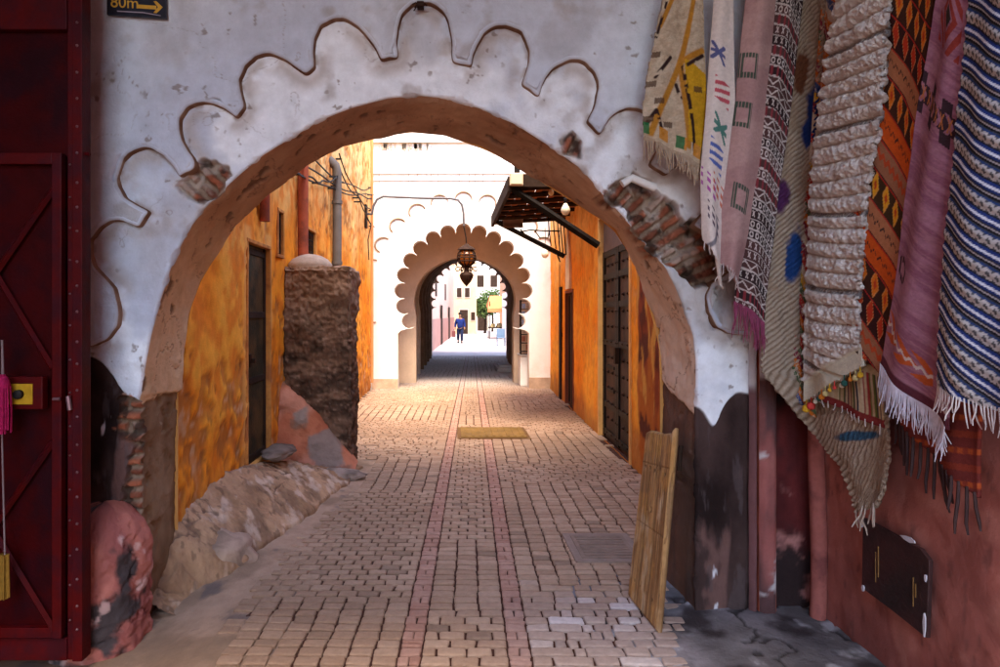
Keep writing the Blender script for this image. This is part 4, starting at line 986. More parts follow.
# motor scooter parked behind the man: seen only as a dark hump
# ================================================================== THE WALKING MAN
def skin(name, nodes, edges, mat, parent, sub=2):
    me = bpy.data.meshes.new(name); me.from_pydata([n_[0] for n_ in nodes], edges, []); o = bpy.data.objects.new(name, me); COL.objects.link(o)
    sk = o.modifiers.new('skin', 'SKIN'); sk.use_smooth_shade = True
    for i, n_ in enumerate(nodes):
        r = n_[1]; me.skin_vertices[0].data[i].radius = (r, r) if not isinstance(r, tuple) else r
    me.skin_vertices[0].data[0].use_root = True
    ss = o.modifiers.new('sub', 'SUBSURF'); ss.levels = sub; ss.render_levels = sub
    dg = bpy.context.evaluated_depsgraph_get(); m2 = bpy.data.meshes.new_from_object(o.evaluated_get(dg)); bpy.data.objects.remove(o)
    return link(name, m2, mat, parent, True)
px_, py_ = PX(460, 39.0), 39.0
man = thing('person', 'man in a blue jacket and dark trousers walking towards us, carrying a bag', 'person', (px_, py_, 0))
def q3(x, y, z): return (px_+x, py_+y, z)
body_n = [(q3(0, 0, .92), (.10, .08)), (q3(0, 0, 1.12), (.12, .09)), (q3(0, -.01, 1.34), (.17, .12)), (q3(0, -.01, 1.46), .075), (q3(0, -.03, 1.54), .06), (q3(0, -.04, 1.62), (.08, .1)), (q3(0, -.04, 1.72), (.07, .09)),
          (q3(.19, -.01, 1.39), .065), (q3(.25, .02, 1.12), .05), (q3(.26, -.08, .9), .04), (q3(.26, -.11, .8), .035),
          (q3(-.19, -.01, 1.39), .065), (q3(-.25, .05, 1.12), .05), (q3(-.27, .02, .9), .04), (q3(-.27, 0, .8), .035),
          (q3(.09, -.02, .82), .095), (q3(.10, -.12, .47), .065), (q3(.10, -.04, .09), .045), (q3(.10, -.18, .045), .04),
          (q3(-.09, .02, .82), .095), (q3(-.10, .04, .47), .065), (q3(-.10, .26, .13), .045), (q3(-.10, .16, .05), .04)]
body_e = [(0, 1), (1, 2), (2, 3), (3, 4), (4, 5), (5, 6), (2, 7), (7, 8), (8, 9), (9, 10), (2, 11), (11, 12), (12, 13), (13, 14), (0, 15), (15, 16), (16, 17), (17, 18), (0, 19), (19, 20), (20, 21), (21, 22)]
skin('body', body_n, body_e, M('skin', (.26, .13, .08), .6, .1), man)
jk = [(q3(0, 0, .80), (.19, .145)), (q3(0, 0, 1.12), (.19, .15)), (q3(0, -.01, 1.34), (.205, .15)), (q3(0, -.01, 1.46), .1), (q3(.2, -.01, 1.38), .085), (q3(.26, .02, 1.12), .072), (q3(.265, -.07, .92), .06), (q3(-.2, -.01, 1.38), .085), (q3(-.26, .05, 1.12), .072), (q3(-.275, .02, .92), .06)]
skin('jacket', jk, [(0, 1), (1, 2), (2, 3), (2, 4), (4, 5), (5, 6), (2, 7), (7, 8), (8, 9)], M('blue_cloth', (.012, .022, .11), .85, .2, 9), man)
tr = [(q3(0, 0, .98), (.165, .135)), (q3(.095, -.02, .8), .12), (q3(.105, -.12, .47), .092), (q3(.105, -.04, .12), .075), (q3(-.095, .02, .8), .12), (q3(-.105, .04, .47), .092), (q3(-.105, .25, .17), .075)]
skin('trousers', tr, [(0, 1), (1, 2), (2, 3), (0, 4), (4, 5), (5, 6)], M('navy_cloth', (.015, .02, .05), .9, .2, 9), man)
MB().lathe([(.02, .115), (.07, .1), (.1, .05), (.105, 0), (.09, -.03)][::-1], q3(0, -.03, 1.70), 14).build('hair', M('black_hair', (.015, .012, .01), .7), man, True)
for (sx_, sy_) in ((.10, -.13), (-.10, .19)):
    MB().box(px_+sx_-.05, px_+sx_+.05, py_+sy_-.13, py_+sy_+.13, .0 if sx_ > 0 else .01, .10, .03).build('shoe', MBLK, man)
bag = thing('bag', 'dark red carrier bag held beside the walking man', 'bag', q3(-.36, 0, .35))
MB().box(px_-.46, px_-.26, py_-.1, py_+.12, .36, .72, .04).build('sack', M('dark_red_bag', (.16, .05, .05), .7, .2), bag)
MB().tube([q3(-.42, 0, .7), q3(-.34, 0, .83), q3(-.28, 0, .8), q3(-.3, 0, .7)], .012, 6).build('strap', MCABLE, bag)

# ================================================================== RED GATE (left)
YG = 3.30
gx = lambda px: PX(px, YG); gz_ = lambda py: PZ(py, YG)
gate = thing('metal_gate', 'dark red metal gate leaf with riveted frame and diagonal braces at far left', 'gate', (-2.2, YG, 0))
def redcol(o, c0=(.085, .007, .012), c1=(.045, .004, .008)):
    me = o.data; n = len(me.vertices)
    return o
MR = M('oxblood_paint', (.034, .0008, .0012), .5, .35, 5, .2, 70, spec=.06, col2=(.018, .002, .004), c2s=3)
MR2 = M('oxblood_frame', (.065, .0015, .002), .5, .3, 8, .15, 70, spec=.1, col2=(.04, .003, .006), c2s=6)
MB().box(-2.72, gx(76), YG+.02, YG+.028, -.02, 3.6).build('sheet', MR, gate)
b = MB(); b.box(gx(75.5), gx(85.5), YG-.03, YG+.05, -.05, 3.6, .004); b.box(gx(69), gx(74.5), YG-.012, YG+.03, -.05, 3.6, .003); b.build('stile', MR2, gate)
b = MB(); b.box(-2.72, gx(69), YG-.02, YG+.019, gz_(31), gz_(-12), .004); b.build('rail', MR2, gate)
MB().box(-2.72, gx(69), YG-.02, YG+.019, -.05, .06, .004).build('rail', MR2, gate)
wk = MB().box(-2.72, gx(66), YG-.004, YG+.012, .07, gz_(156)).build('wicket_door', MR, gate)
b = MB(); b.box(gx(57), gx(66.5), YG-.045, YG-.005, .07, gz_(155), .004); b.box(-2.72, gx(57.2), YG-.045, YG-.005, gz_(166), gz_(155), .004)
b.box(-2.72, gx(57.2), YG-.04, YG-.005, .07, .12, .004); b.build('wicket_frame', MR2, wk)
def bar(p, q_, w_=.016, nm='brace'):
    a = Vector((gx(p[0]), YG-.03, gz_(p[1]))); e = Vector((gx(q_[0]), YG-.03, gz_(q_[1])))
    MB().tube([a, e], w_, 4).build(nm, MR2, wk)
bar((57, 190), (-4, 279)); bar((-4, 268), (56, 368)); bar((-4, 526), (57, 627)); bar((57, 440), (-4, 528))
MSTEEL = M('worn_steel', (.20, .11, .12), .4, .2, 9, 0, metal=.6)
for px, z0_, z1_, st_, r_, dy in ((80.5, .1, 3.5, .13, .0075, -.032), (71.5, .15, 2.4, .16, .006, -.014)):
    for z in np.arange(z0_, z1_, st_):
        b = MB().lathe([(r_, -.003), (r_*.8, .002), (r_*.3, .005)], (0, 0, 0), 8); jz = random.uniform(-.012, .012)
        b.V = [(gx(px)+v[0], YG+dy-v[2], z+v[1]+jz) for v in b.V]; b.build('rivet', MSTEEL, gate)
lb = MB().box(gx(14), gx(53), YG-.085, YG-.04, gz_(407), gz_(375), .006).build('lock_box', MR2, wk)
MB().box(gx(18), gx(44), YG-.092, YG-.0855, gz_(402), gz_(382), .002).build('lock_plate', M('yellow_paint', (.42, .24, .015), .5, .3, 20), lb)
b = MB(); b.lathe([(.022, -.012), (.022, .012), (.014, .016)], (0, 0, 0), 18); b.V[:] = [(gx(31.5)+v[0], YG-.10-v[2], gz_(392)+v[1]) for v in b.V]; b.build('lock_cylinder', MBLK, lb, True)
MB().tube([P(53, 399, YG-.06), P(60, 399, YG-.06)], .008, 8).tube([P(68, 396, YG-.04), P(70, 410, YG-.04)], .012, 8).build('bolt', M('worn_steel', (.20, .11, .12)), wk)
MB().tube([P(83, 154, YG), P(90, 154, YG)], .01, 8).build('hinge_pin', MR2, gate)
# the pink tassel and yellow cloth hanging by the gate
tsl = thing('pink_tassel', 'magenta tassel hanging on a cord in front of the red gate', 'tassel', (gx(3), 3.15, 1.3))
TY = 3.15; tx_ = PX(2, TY)
MB().tube([(tx_, TY, PZ(340, TY)), (tx_+.005, TY, PZ(376, TY))], .005, 6).build('cord', M('pale_cord', (.20, .15, .15), .8), tsl)
MB().lathe([(.012, .05), (.03, .03), (.036, 0), (.03, -.02)], (tx_, TY, PZ(385, TY)), 14).build('knot', M('magenta_yarn', (.32, .012, .07), .9, .4, 60, .5, 90), tsl, True)
b = MB()
for k in range(46):
    a = random.uniform(0, 6.28); r = .034*random.random()**.5
    b.tube([(tx_+r*math.cos(a), TY+r*math.sin(a), PZ(386, TY)), (tx_+r*1.15*math.cos(a), TY+r*1.15*math.sin(a), PZ(410, TY)), (tx_+r*1.1*math.cos(a), TY+r*1.1*math.sin(a), PZ(432, TY)+random.uniform(-.01, .015))], .0045, 4)
b.build('strands', M('magenta_yarn'), tsl)
yt = thing('yellow_tassel', 'dull yellow tassel hanging below the magenta one by the gate', 'tassel', (tx_, TY, .9))
MB().tube([(tx_-.02, TY+.03, PZ(345, TY)), (tx_-.02, TY+.03, PZ(440, TY)), (tx_+.0, TY+.02, PZ(556, TY))], .004, 6).build('cord', M('pale_cord'), yt)
b = MB()
for k in range(30):
    a = random.uniform(0, 6.28); r = .022*random.random()**.5
    b.tube([(tx_-.005+r*math.cos(a), TY+.02+r*math.sin(a), PZ(556, TY)), (tx_-.005+r*1.2*math.cos(a), TY+.02+r*1.2*math.sin(a), PZ(600, TY)+random.uniform(-.01, .01))], .004, 4)
b.build('strands', M('yellow_yarn', (.22, .12, .02), .9, .3, 50), yt)

# ================================================================== SIGN
sg = thing('direction_sign', 'black hanging sign reading 80m with a yellow arrow on the white wall', 'sign', (PX(137, 3.62), 3.62, 3.4))
YS = YF-.075
sx0, sx1 = PX(106.5, YS), PX(166.5, YS); zbl, zbr = PZ(14, YS), PZ(18.5, YS); hS = .24
fnS = lambda x, y, z: (x, y+.004*math.sin(x*30), z)
poly = [(sx0, zbl), (sx0+(sx1-sx0)*.55, (zbl+zbr)/2-.002), (sx1, zbr), (sx1, zbr+hS), (sx0, zbl+hS)]
MB().plate(poly, YS, YS+.018, fnS).build('board', M('black_board', (.010, .010, .022), .4, .3, 9, .15, 30, spec=.4), sg, bevel=.003)
MB().plate([(sx0+.06, zbl+.012), (sx0+.2, zbl+.004), (sx1-.03, zbr+.012), (sx1-.03, zbr+.015), (sx0+.2, zbl+.009), (sx0+.058, zbl+.017)], YS-.004, YS-.001).build('peeling_edge', M('pale_edge', (.4, .33, .4), .6), sg)
cu = bpy.data.curves.new('lettering', 'FONT'); cu.body = '80m'; cu.size = .088; cu.extrude = .001
fo = bpy.data.objects.new('lettering', cu); COL.objects.link(fo)
dg = bpy.context.evaluated_depsgraph_get(); tm = bpy.data.meshes.new_from_object(fo.evaluated_get(dg)); bpy.data.objects.remove(fo)
for v in tm.vertices:
    x, z = v.co.x, v.co.y; v.co = (sx0+.022+x, YS-.0035-v.co.z, zbl+.037+z-.06*x)
MY = M('yellow_lettering', (.60, .33, .05), .5, .15, 30)
link('lettering', tm, MY, sg)
ax0, ax1 = PX(138, YS), PX(162, YS); zy = PZ(6.8, YS)
b = MB().plate([(ax0, zy-.009), (ax1-.03, zy-.016), (ax1-.03, zy+.004), (ax0, zy+.011)], YS-.004, YS-.001)
b.plate([(ax1-.045, zy+.028), (ax1-.03, zy+.03), (ax1+.006, zy-.004), (ax1-.028, zy-.036), (ax1-.045, zy-.034), (ax1-.02, zy-.004)], YS-.0045, YS-.0012)
b.build('arrow', MY, sg)
b = MB()
for x in (sx0+.04, sx1-.04): b.tube([(x, YS+.018, zbl+.15), (x, YF+.01, zbl+.15)], .008, 6)
b.build('fixing', MRUST, sg)

# ================================================================== LEANING BOARD
bd = thing('carved_board', 'weathered carved wooden board leaning on the right jamb of the arch', 'board', (1.1, 3.7, 0))
A0 = np.array((1.055, 3.92, 0.0)); A1 = np.array((1.085, 3.46, 0.0)); T0 = np.array((1.235, 4.16, .93)); T1 = np.array((1.262, 3.72, 1.0))
nu, nv = 150, 330
U, W = np.meshgrid(np.linspace(0, 1, nu), np.linspace(0, 1, nv), indexing='ij')
def bl(U, W): return (A0*(1-U[..., None])+A1*U[..., None])*(1-W[..., None])+(T0*(1-U[..., None])+T1*U[..., None])*W[..., None]
Pb = bl(U, W); nb_ = np.cross(A1-A0, T0-A0); nb_ = nb_/np.linalg.norm(nb_)
if nb_[0] > 0: nb_ = -nb_
gro = 0*U
for k in (.14, .33, .36, .64, .67, .88): gro = gro+1.2*np.exp(-((U-k-.006*np.sin(W*9))/.011)**2)*sm(.17, .22, W+.05*np.sin(k*40))*sm(.74, .70, W+.04*np.cos(k*30))*(.4+.6*sm(.35, .6, fbm(W*4, k*9, 0, 1, 3, 147)))
for k in (.45, .80): gro = gro+.5*np.exp(-((W-k)/.005)**2)*(np.abs(U-.5) < .46)
grain = fbm(U*22, W*2.2, 0, 1.6, 5, 140); crackb = sm(.02, .006, np.abs(fbm(U*9, W*.7, 0, 1.4, 4, 141)-.5))
keyh = sm(.035, .02, np.hypot((U-.50)*.9, (W-.55)*2.0)); dots = np.zeros(U.shape)
for k in np.linspace(.15, .85, 5): dots = np.maximum(dots, sm(.028, .018, np.hypot((U-k), (W-.775-.012*math.sin(k*20))*2.2)))
for k in np.linspace(.2, .8, 4): dots = np.maximum(dots, sm(.022, .014, np.hypot((U-k), (W-.12)*2.2)))
dep_ = -.007*np.clip(gro, 0, 1)-.004*(grain-.5)-.012*crackb-.03*keyh-.01*dots
bev = np.minimum(np.minimum(U, 1-U)*.43, np.minimum(W, 1-W)*1.0); dep_ = dep_-.012*sm(.014, 0, bev+.012*(fbm(U*4, W*8, 0, 2, 4, 142)-.5))
warp = .0
jag = .03*(fbm(U*3, 0, 0, 2, 3, 143)-.5); Pb = Pb+(W**30)[..., None]*np.array((0, 0, 1.))*(jag+.045*sm(.90, 1, U)-.02*U)[..., None]
Pf = Pb+nb_*(.016+dep_)[..., None]
c = mix((.46, .26, .105), (.25, .13, .055), sm(.38, .62, fbm(U*30, W*1.6, 0, 1.3, 6, 140))); c = mix(c, (.58, .42, .26), .7*sm(.55, .7, fbm(U*5, W*5, 0, 1, 5, 144)))
c = mix(c, (.55, .27, .07), .5*sm(.52, .66, fbm(U*3, W*6, 1, 1, 4, 145)))
c = mix(c, (.10, .05, .022), np.clip(.8*np.clip(gro, 0, 1)+.8*crackb+keyh+dots, 0, 1)); c = mix(c, (.22, .13, .07), .6*sm(.56, .66, fbm(U*26, W*1.6, 1, 2, 5, 146)))
MWB = M('weathered_board', None, .75, .2, 20, .4, 80)
Bk = Pb-nb_*.016
loop = np.concatenate([Pf, Bk[::-1]], 0); lc = np.concatenate([c, np.broadcast_to((.20, .11, .05), c.shape)], 0)
loop = np.concatenate([loop, loop[:1]], 0); lc = np.concatenate([lc, lc[:1]], 0)
grid('panel', loop, MWB, bd, lc, smooth=True, flip=False)
capv = []; 
for wi in (0, nv-1):
    raw('end_grain', list(Pf[:, wi])+list(Bk[:, wi]), [(i, i+1, nu+i+1, nu+i) for i in range(nu-1)], MWB, bd, np.full((2*nu, 3), (.38, .22, .10)))
e = bl(np.array([1.02, 1.02]), np.array([.93, .80]))-nb_*.03
MB().tube([tuple(e[0]), tuple(e[1])], .012, 6).build('hinge_peg', MWOOD, bd)

# ================================================================== MANHOLE COVERS
mh = thing('drain_cover', 'yellowish metal drain cover set in the middle of the alley paving', 'drain cover', (.58, 9.3, 0))
MB().box(.10, 1.08, 8.86, 9.76, -.01, .008, .004).build('frame', M('brown_iron_rim', (.15, .075, .03), .7, .3, 8), mh)
MB().box(.15, 1.03, 8.91, 9.71, .012, .020, .003).build('plate', M('olive_iron', (.20, .11, .03), .65, .45, 4, .4, 40), mh)
b = MB()
for k in range(9): x = .2+k*.095; b.box(x, x+.035, 8.97, 9.65, .0195, .0255)
b.build('rib', M('olive_iron'), mh)
mc = thing('concrete_cover', 'square concrete inspection cover behind the leaning board', 'cover', (1.08, 4.75, 0))
MB().box(.84, 1.33, 4.44, 5.02, -.01, .009, .005).build('frame', M('cover_concrete', (.27, .19, .15), .9, .25, 8, .5, 50), mh if False else mc)
b = MB().box(.89, 1.28, 4.50, 4.97, .009, .0145, .003)
for k in range(8): y = 4.54+k*.052; b.box(.92, 1.25, y, y+.02, .014, .0185)
b.build('lid', M('lid_concrete', (.24, .165, .125), .9, .25, 8, .5, 50), mc)

exec_rugs = True
# ================================================================== RUGS
XS, YFR = 1.86, 3.44
def rdepth(px, off):
    px = np.asarray(px, float); a = (YFR-off)+0*px; b_ = (XS-off)*F/np.maximum(px-VX, 1)
    k = .03; h = np.clip(.5+.5*(b_-a)/.12, 0, 1); return b_*(1-h)+a*h-.12*h*(1-h)*.5
def rug(name, label, rows, yb, off, colf, nu, nv, mat, ridge=None, fold=(.012, 2.0), ztop=3.25, thick=.014, fringe=None, group='rugs hung over the pole', roll=0.):
    """rows: (py, left px, right px) down the rug; yb: (left, right) py of the bottom edge"""
    rows = sorted(rows); py = np.array([r[0] for r in rows], float); L_ = np.array([r[1] for r in rows], float); R__ = np.array([r[2] for r in rows], float)
    U, W = np.meshgrid(np.linspace(0, 1, nu), np.linspace(0, 1, nv), indexing='ij')
    yb_ = yb[0]+(yb[1]-yb[0])*U; ytop = -90.
    PYg = ytop+(yb_-ytop)*W
    def ext(y, a):
        s0 = (a[1]-a[0])/(py[1]-py[0]); s1 = (a[-1]-a[-2])/(py[-1]-py[-2])
        return np.where(y < py[0], a[0]+s0*(y-py[0]), np.where(y > py[-1], a[-1]+s1*(y-py[-1])*.4, np.interp(y, py, a)))
    Lx, Rx = ext(PYg, L_), ext(PYg, R__)
    PXg = Lx+(Rx-Lx)*U
    D = rdepth(PXg, off)
    X = (PXg-VX)*D/F; Z = EYE+(VY-PYg)*D/F
    side = sm(780, 830, PXg)
    nx, ny = -side, -(1-side)
    ln = np.hypot(nx, ny); nx /= ln; ny /= ln
    s_ = np.cumsum(np.r_[np.zeros((1, nu)), np.hypot(np.diff(Z, axis=1), np.diff(D, axis=1)).T], 0).T   # metres down
    wid = np.hypot(np.diff(X, axis=0), np.diff(D, axis=0)).sum(0).mean()
    um = U*wid
    ph = len(name)*1.7+off*90
    f = fold[0]*np.sin(2*math.pi*(fold[1]*U+.12*np.sin(s_*2.2+ph))+ph)*(.5+.5*W)+roll*np.sin(math.pi*U)
    f = f+(fbm(um, s_, off*10, 5, 3, 201)-.5)*.02
    rg = 0
    c, rel = colf(um, s_, U, W, wid)
    f = f+rel
    G_ = np.stack([X+nx*f, D+ny*f, Z], -1)
    t_ = thing(name, label, 'rug', tuple(G_[nu//2, nv-1]), group)
    o = grid('woven_body', G_, mat, t_, c, flip=True)
    md = o.modifiers.new('thick', 'SOLIDIFY'); md.thickness = thick; md.offset = -1
    if fringe:
        n, ln_, colr, rad, fm = fringe
        b = MB()
        bot = G_[:, -1]
        for k in range(n):
            i = (k+.5)/n*(nu-1); i0 = int(i); fr = i-i0; p = bot[i0]*(1-fr)+bot[min(i0+1, nu-1)]*fr
            l = ln_*random.uniform(.6, 1.15); cl_ = math.sin(k*.9)*.008; dx, dy = random.gauss(0, .009)+cl_, random.gauss(0, .009)
            pts = [tuple(p+np.array((0, 0, .012))), (p[0]+dx*.3-.002, p[1]+dy*.3-.003, p[2]-l*.35), (p[0]+dx, p[1]+dy, p[2]-l*.75), (p[0]+dx*1.3+random.gauss(0, .004), p[1]+dy, p[2]-l)]
            if n <= 15: MB().tube(pts, [rad, rad*1.1, rad, rad*.6], 5).build('fringe_strand', M(fm, colr, .95, .25, 40, .3, 90), t_)
            else: b.tube(pts, [rad, rad*1.1, rad, rad*.6], 5)
        if n > 15: b.build('fringe', M(fm, colr, .95, .25, 40, .3, 90), t_)
    return t_, G_
MRUG = M('flat_weave', None, .95, .16, 60, .6, 260, spec=.1, bdist=.004)
MPILE = M('wool_pile', None, .98, .22, 45, 1.0, 160, spec=.05, bdist=.012)
def rnd(a, b=0, s=0): return _h(np.asarray(np.floor(a)), np.asarray(np.floor(b))+0*np.floor(a), np.asarray(np.floor(a))*0+s)
def tri(x): return np.abs((x % 1)-.5)*2
def Bc(U, col): return C3(U.shape, col)
def weave(c, u, s, a=.12, sd_=1): return c*(1-a+2*a*fbm(u*2, s*8, 0, 40, 2, sd_))[..., None]
# 1 cream pile rug with yellow lines
def c1(u, s, U, W, wd):
    c = mix((.62, .50, .36), (.55, .42, .29), sm(.4, .6, fbm(u, s, 0, 30, 3, 210)))
    w = .5; zz = s-2*.0
    br = np.zeros(U.shape)
    def ln(p, q_, wdt): return sm(wdt, wdt*.5, sdist(U*.55, W*2.2, [(p[0]*.55, p[1]*2.2), (q_[0]*.55, q_[1]*2.2)]))
    Y1 = (.50, .22, .03)
    for p, q_ in (((.85, .2), (.55, .62)), ((.55, .62), (.1, .97)), ((.55, .62), (.95, .55)), ((.55, .62), (.75, .95)), ((.3, .3), (.05, .5))): c = mix(c, Y1, ln(p, q_, .035))
    yel = (U > .62) & (W > .60+.10*(U-.6)) & (W < .93) & (U > .62+(W-.62)*.35); c = mix(c, (.60, .33, .02), yel*1.)
    dk = (.04, .02, .018)
    for p, q_ in (((.1, .35), (.02, .55)), ((.35, .62), (.12, .72)), ((.6, .64), (.72, .8)), ((.72, .8), (.9, .98)), ((.6, .64), (.95, .57)), ((.2, .86), (.05, .93)), ((.2, .86), (.3, .95)), ((.5, .72), (.58, .78))): c = mix(c, dk, ln(p, q_, .022)*sm(.35, .45, fbm(u, s, 1, 40, 2, 211)))
    sp = (rnd(u/.035, s/.03, 3) > .93) & (W > .55); c = mix(c, (.10, .05, .03), sp*.8)
    bb = (W > .925) & (W < .975); k = rnd(U*6+0*s, 0*U, 4)
    tr_ = tri(U*3.2) > .45
    c = mix(c, (.62, .25, .03), (bb & tr_ & (k < .5))*.9); c = mix(c, (.02, .16, .05), (bb & tr_ & (k >= .5))*.9)
    return weave(c, u, s), (fbm(u, s, 0, 60, 2, 212)-.5)*.012
rug('pile_rug', 'cream pile rug with yellow and black motifs, leftmost and shortest of the rugs', [(0, 664, 704), (60, 651, 706), (110, 643, 708), (150, 645, 702)], (138, 166), .04, c1, 90, 260, MPILE, fringe=(42, .10, (.40, .29, .20), .003, 'tan_fringe'))
# 2 white flatweave with small coloured signs
def c2(u, s, U, W, wd):
    c = Bc(U, (.66, .57, .52)); 
    for (w0, u0, colr, kind) in [(.42, .3, (.03, .05, .2), 0), (.52, .5, (.45, .03, .06), 1), (.62, .55, (.01, .15, .12), 0), (.70, .5, (.03, .08, .35), 1), (.80, .3, (.35, .03, .3), 2), (.78, .7, (.5, .1, .04), 2), (.88, .5, (.06, .03, .06), 2)]:
        a = (U-u0)/.28; b_ = (W-w0)/.028
        if kind == 0: m = ((np.abs(np.abs(a)-np.abs(b_)) < .28) & (np.abs(a) < 1) & (np.abs(b_) < 1)) | ((np.abs(b_) < .2) & (np.abs(a) < 1))
        elif kind == 1: m = (np.abs(a) < 1) & (np.abs(b_) < 1.2) & (tri(b_*1.2+a*.6) > .5)
        else: m = (np.abs(a) < 1) & (np.abs(b_) < 1) & (tri(a*1.2+.2) > .45) & (tri(b_*1.2+.2) > .45)
        c = mix(c, colr, m*.9)
    d = np.abs(U-(.25+.4*np.sin(W*16))); c = mix(c, (.08, .08, .12), (sm(.06, .03, d)*(W > .86))*.8)
    return weave(c, u, s, .06), 0*u
rug('flat_rug', 'narrow white rug with small coloured signs, second from the left', [(0, 713, 733), (100, 706, 735), (170, 700, 726), (235, 702, 722), (272, 710, 722)], (240, 285), .055, c2, 60, 320, MRUG, fold=(.012, 1.), roll=.03, fringe=(9, .05, (.6, .5, .44), .003, 'pale_fringe'))
# 3 plain dusty pink
def c3(u, s, U, W, wd):
    c = mix((.42, .255, .235), (.36, .205, .195), sm(.4, .6, fbm(u*.5, s, 0, 8, 3, 220)))
    for (w0, u0) in ((.44, .25), (.58, .2), (.80, .45)):
        a = (U-u0)/.24; b_ = (W-w0)/.035; m = (np.maximum(np.abs(a), np.abs(b_)) < 1) & (np.maximum(np.abs(a), np.abs(b_)) > .6) & (tri(a*3) > .2); c = mix(c, (.02, .06, .04), m*.9)
    return weave(c, u, s, .08), 0*u
rug('flat_rug', 'plain dusty pink rug with dark green marks, hanging beside the brown kilim', [(0, 745, 776), (100, 735, 768), (200, 721, 757), (275, 717, 740)], (262, 284), .05, c3, 60, 300, MRUG, fold=(.01, 1.), roll=.045, fringe=(9, .05, (.45, .36, .34), .003, 'rose_fringe'))
# 4 brown, black and white kilim
def c4(u, s, U, W, wd):
    sk = s-u*.7; k = sk/.052; b_ = np.floor(k); f = k-b_; kind = rnd(b_, 0*b_, 31)
    c = mix(Bc(U, (.03, .016, .017)), Bc(U, (.075, .034, .032)), (rnd(b_, 0*b_, 32) > .5)*1.)
    c = mix(c, (.52, .45, .42), ((f < .1) | ((f > .9) & (kind > .4)))*.85)
    a = u/.022; aa = a-np.floor(a)-.5
    z1 = (np.abs(np.abs(aa)*1.6-np.abs(f-.5)) < .13) & (f > .2) & (f < .8); z2 = (np.hypot(aa*.9, f-.5) < .32) & (np.hypot(aa*.9, f-.5) > .17); z3 = np.abs((f-.2)-tri(a*.5)*.6) < .09
    m = np.where(kind < .3, z1, np.where(kind < .6, z3, z2 & (kind < .9))); c = mix(c, (.58, .50, .47), m*.85)
    big = (kind > .9) & (np.abs(aa) < .2); c = mix(c, (.22, .03, .04), big*.8)
    return weave(c, u, s), 0*u
rug('kilim', 'dark brown kilim with white geometric bands and a purple fringe', [(0, 774, 803), (100, 757, 792), (200, 745, 778), (300, 735, 766)], (303, 325), .03, c4, 80, 460, MRUG, fold=(.012, 1.2), roll=.04, fringe=(44, .15, (.24, .05, .10), .0024, 'purple_fringe'))
# 5 shaggy beige, its lower end swept right
def c5(u, s, U, W, wd):
    sk = s+u*1.1; rd = tri(sk/.03+.6*(fbm(u, s, 0, 12, 3, 230)-.5))
    c = mix((.27, .185, .125), (.47, .37, .28), sm(.1, .7, rd)); c = mix(c, (.36, .25, .17), .8*sm(.5, .65, fbm(u, s, 0, 4, 3, 231)))
    for (w0, u0, rr_, colr) in ((.33, .85, .045, (.02, .04, .16)), (.37, .8, .03, (.02, .04, .16)), (.58, .75, .05, (.02, .06, .2)), (.27, .3, .04, (.16, .06, .03)), (.48, .1, .03, (.1, .03, .1)), (.88, .6, .009, (.05, .12, .2))):
        m = sm(1.1, .7, np.hypot((U-u0)/.3, (W-w0)/rr_)+.5*(fbm(u, s, 0, 25, 2, 232)-.5)); c = mix(c, colr, m)
    return c, .013*rd+(fbm(u, s, 0, 35, 3, 233)-.5)*.02
rug('shaggy_rug', 'long shaggy beige rug with blue flecks, its tail swept down to the right', [(0, 800, 827), (100, 789, 820), (200, 776, 808), (300, 764, 799), (372, 762, 802), (392, 778, 845), (415, 798, 888), (440, 818, 890), (465, 838, 888), (490, 849, 884), (512, 855, 874)], (512, 505), .0, c5, 90, 520, MPILE, fold=(.008, 1.5), fringe=(9, .11, (.42, .34, .28), .004, 'beige_fringe'))
b = MB()
# 6 narrow multicoloured strip
def c6(u, s, U, W, wd):
    b_ = np.floor((s-u*.7)/.05); k = rnd(b_, 0*b_, 41); pal = np.array([(.40, .04, .03), (.55, .30, .03), (.05, .08, .2), (.5, .42, .32), (.2, .03, .05), (.5, .14, .02), (.08, .12, .06)])
    c = pal[np.clip((k*7).astype(int), 0, 6)]; f = (s-u*.7)/.05-b_
    c = mix(c, (.6, .5, .4), (np.abs(f-.5-.25*np.sin(u*200)) < .08)*.7)
    return weave(c, u, s), 0*u
rug('kilim', 'narrow multicoloured striped kilim squeezed in beside the ridged white rug', [(0, 822, 842), (150, 810, 832), (300, 797, 820), (400, 794, 815)], (395, 418), .012, c6, 40, 420, MRUG)
# 7 thick ridged cream rug
def c7(u, s, U, W, wd):
    sk = s+u*.36+.012*np.sin(s*9); per = .074; k = sk/per; f = k-np.floor(k); prof = np.sqrt(np.clip(1-(2*f-1)**2, 0, 1))
    c = mix((.50, .40, .32), (.80, .75, .70), sm(.2, .6, prof)); c = mix(c, (.68, .60, .54), .6*sm(.45, .6, fbm(u, s, 0, 20, 3, 240)))
    kk = np.floor(k); dark = ((kk % 5 == 3) & (f < .28)); c = mix(c, mix((.04, .03, .035), (.5, .45, .42), tri(u/.012)), dark*.9)
    end = sm(.955, .962, W); c = mix(c, (.70, .66, .52), end)
    return c, (.028*prof+(fbm(u, s, 0, 45, 3, 241)-.5)*.026+(fbm(u, s, 0, 90, 2, 242)-.5)*.02)*(1-end)-.01*dark
t7, G7 = rug('ridged_rug', 'thick cream rug with deep slanting ridges and pompoms along its end', [(0, 838, 891), (100, 822, 884), (200, 811, 868), (300, 806, 859), (390, 803, 860)], (402, 366), .07, c7, 110, 560, MPILE, fold=(.01, 1.), thick=.02)
pal = [(.62, .36, .03), (.55, .06, .05), (.62, .55, .45), (.03, .10, .08), (.6, .2, .03), (.55, .45, .2)]
bot = G7[:, -1]
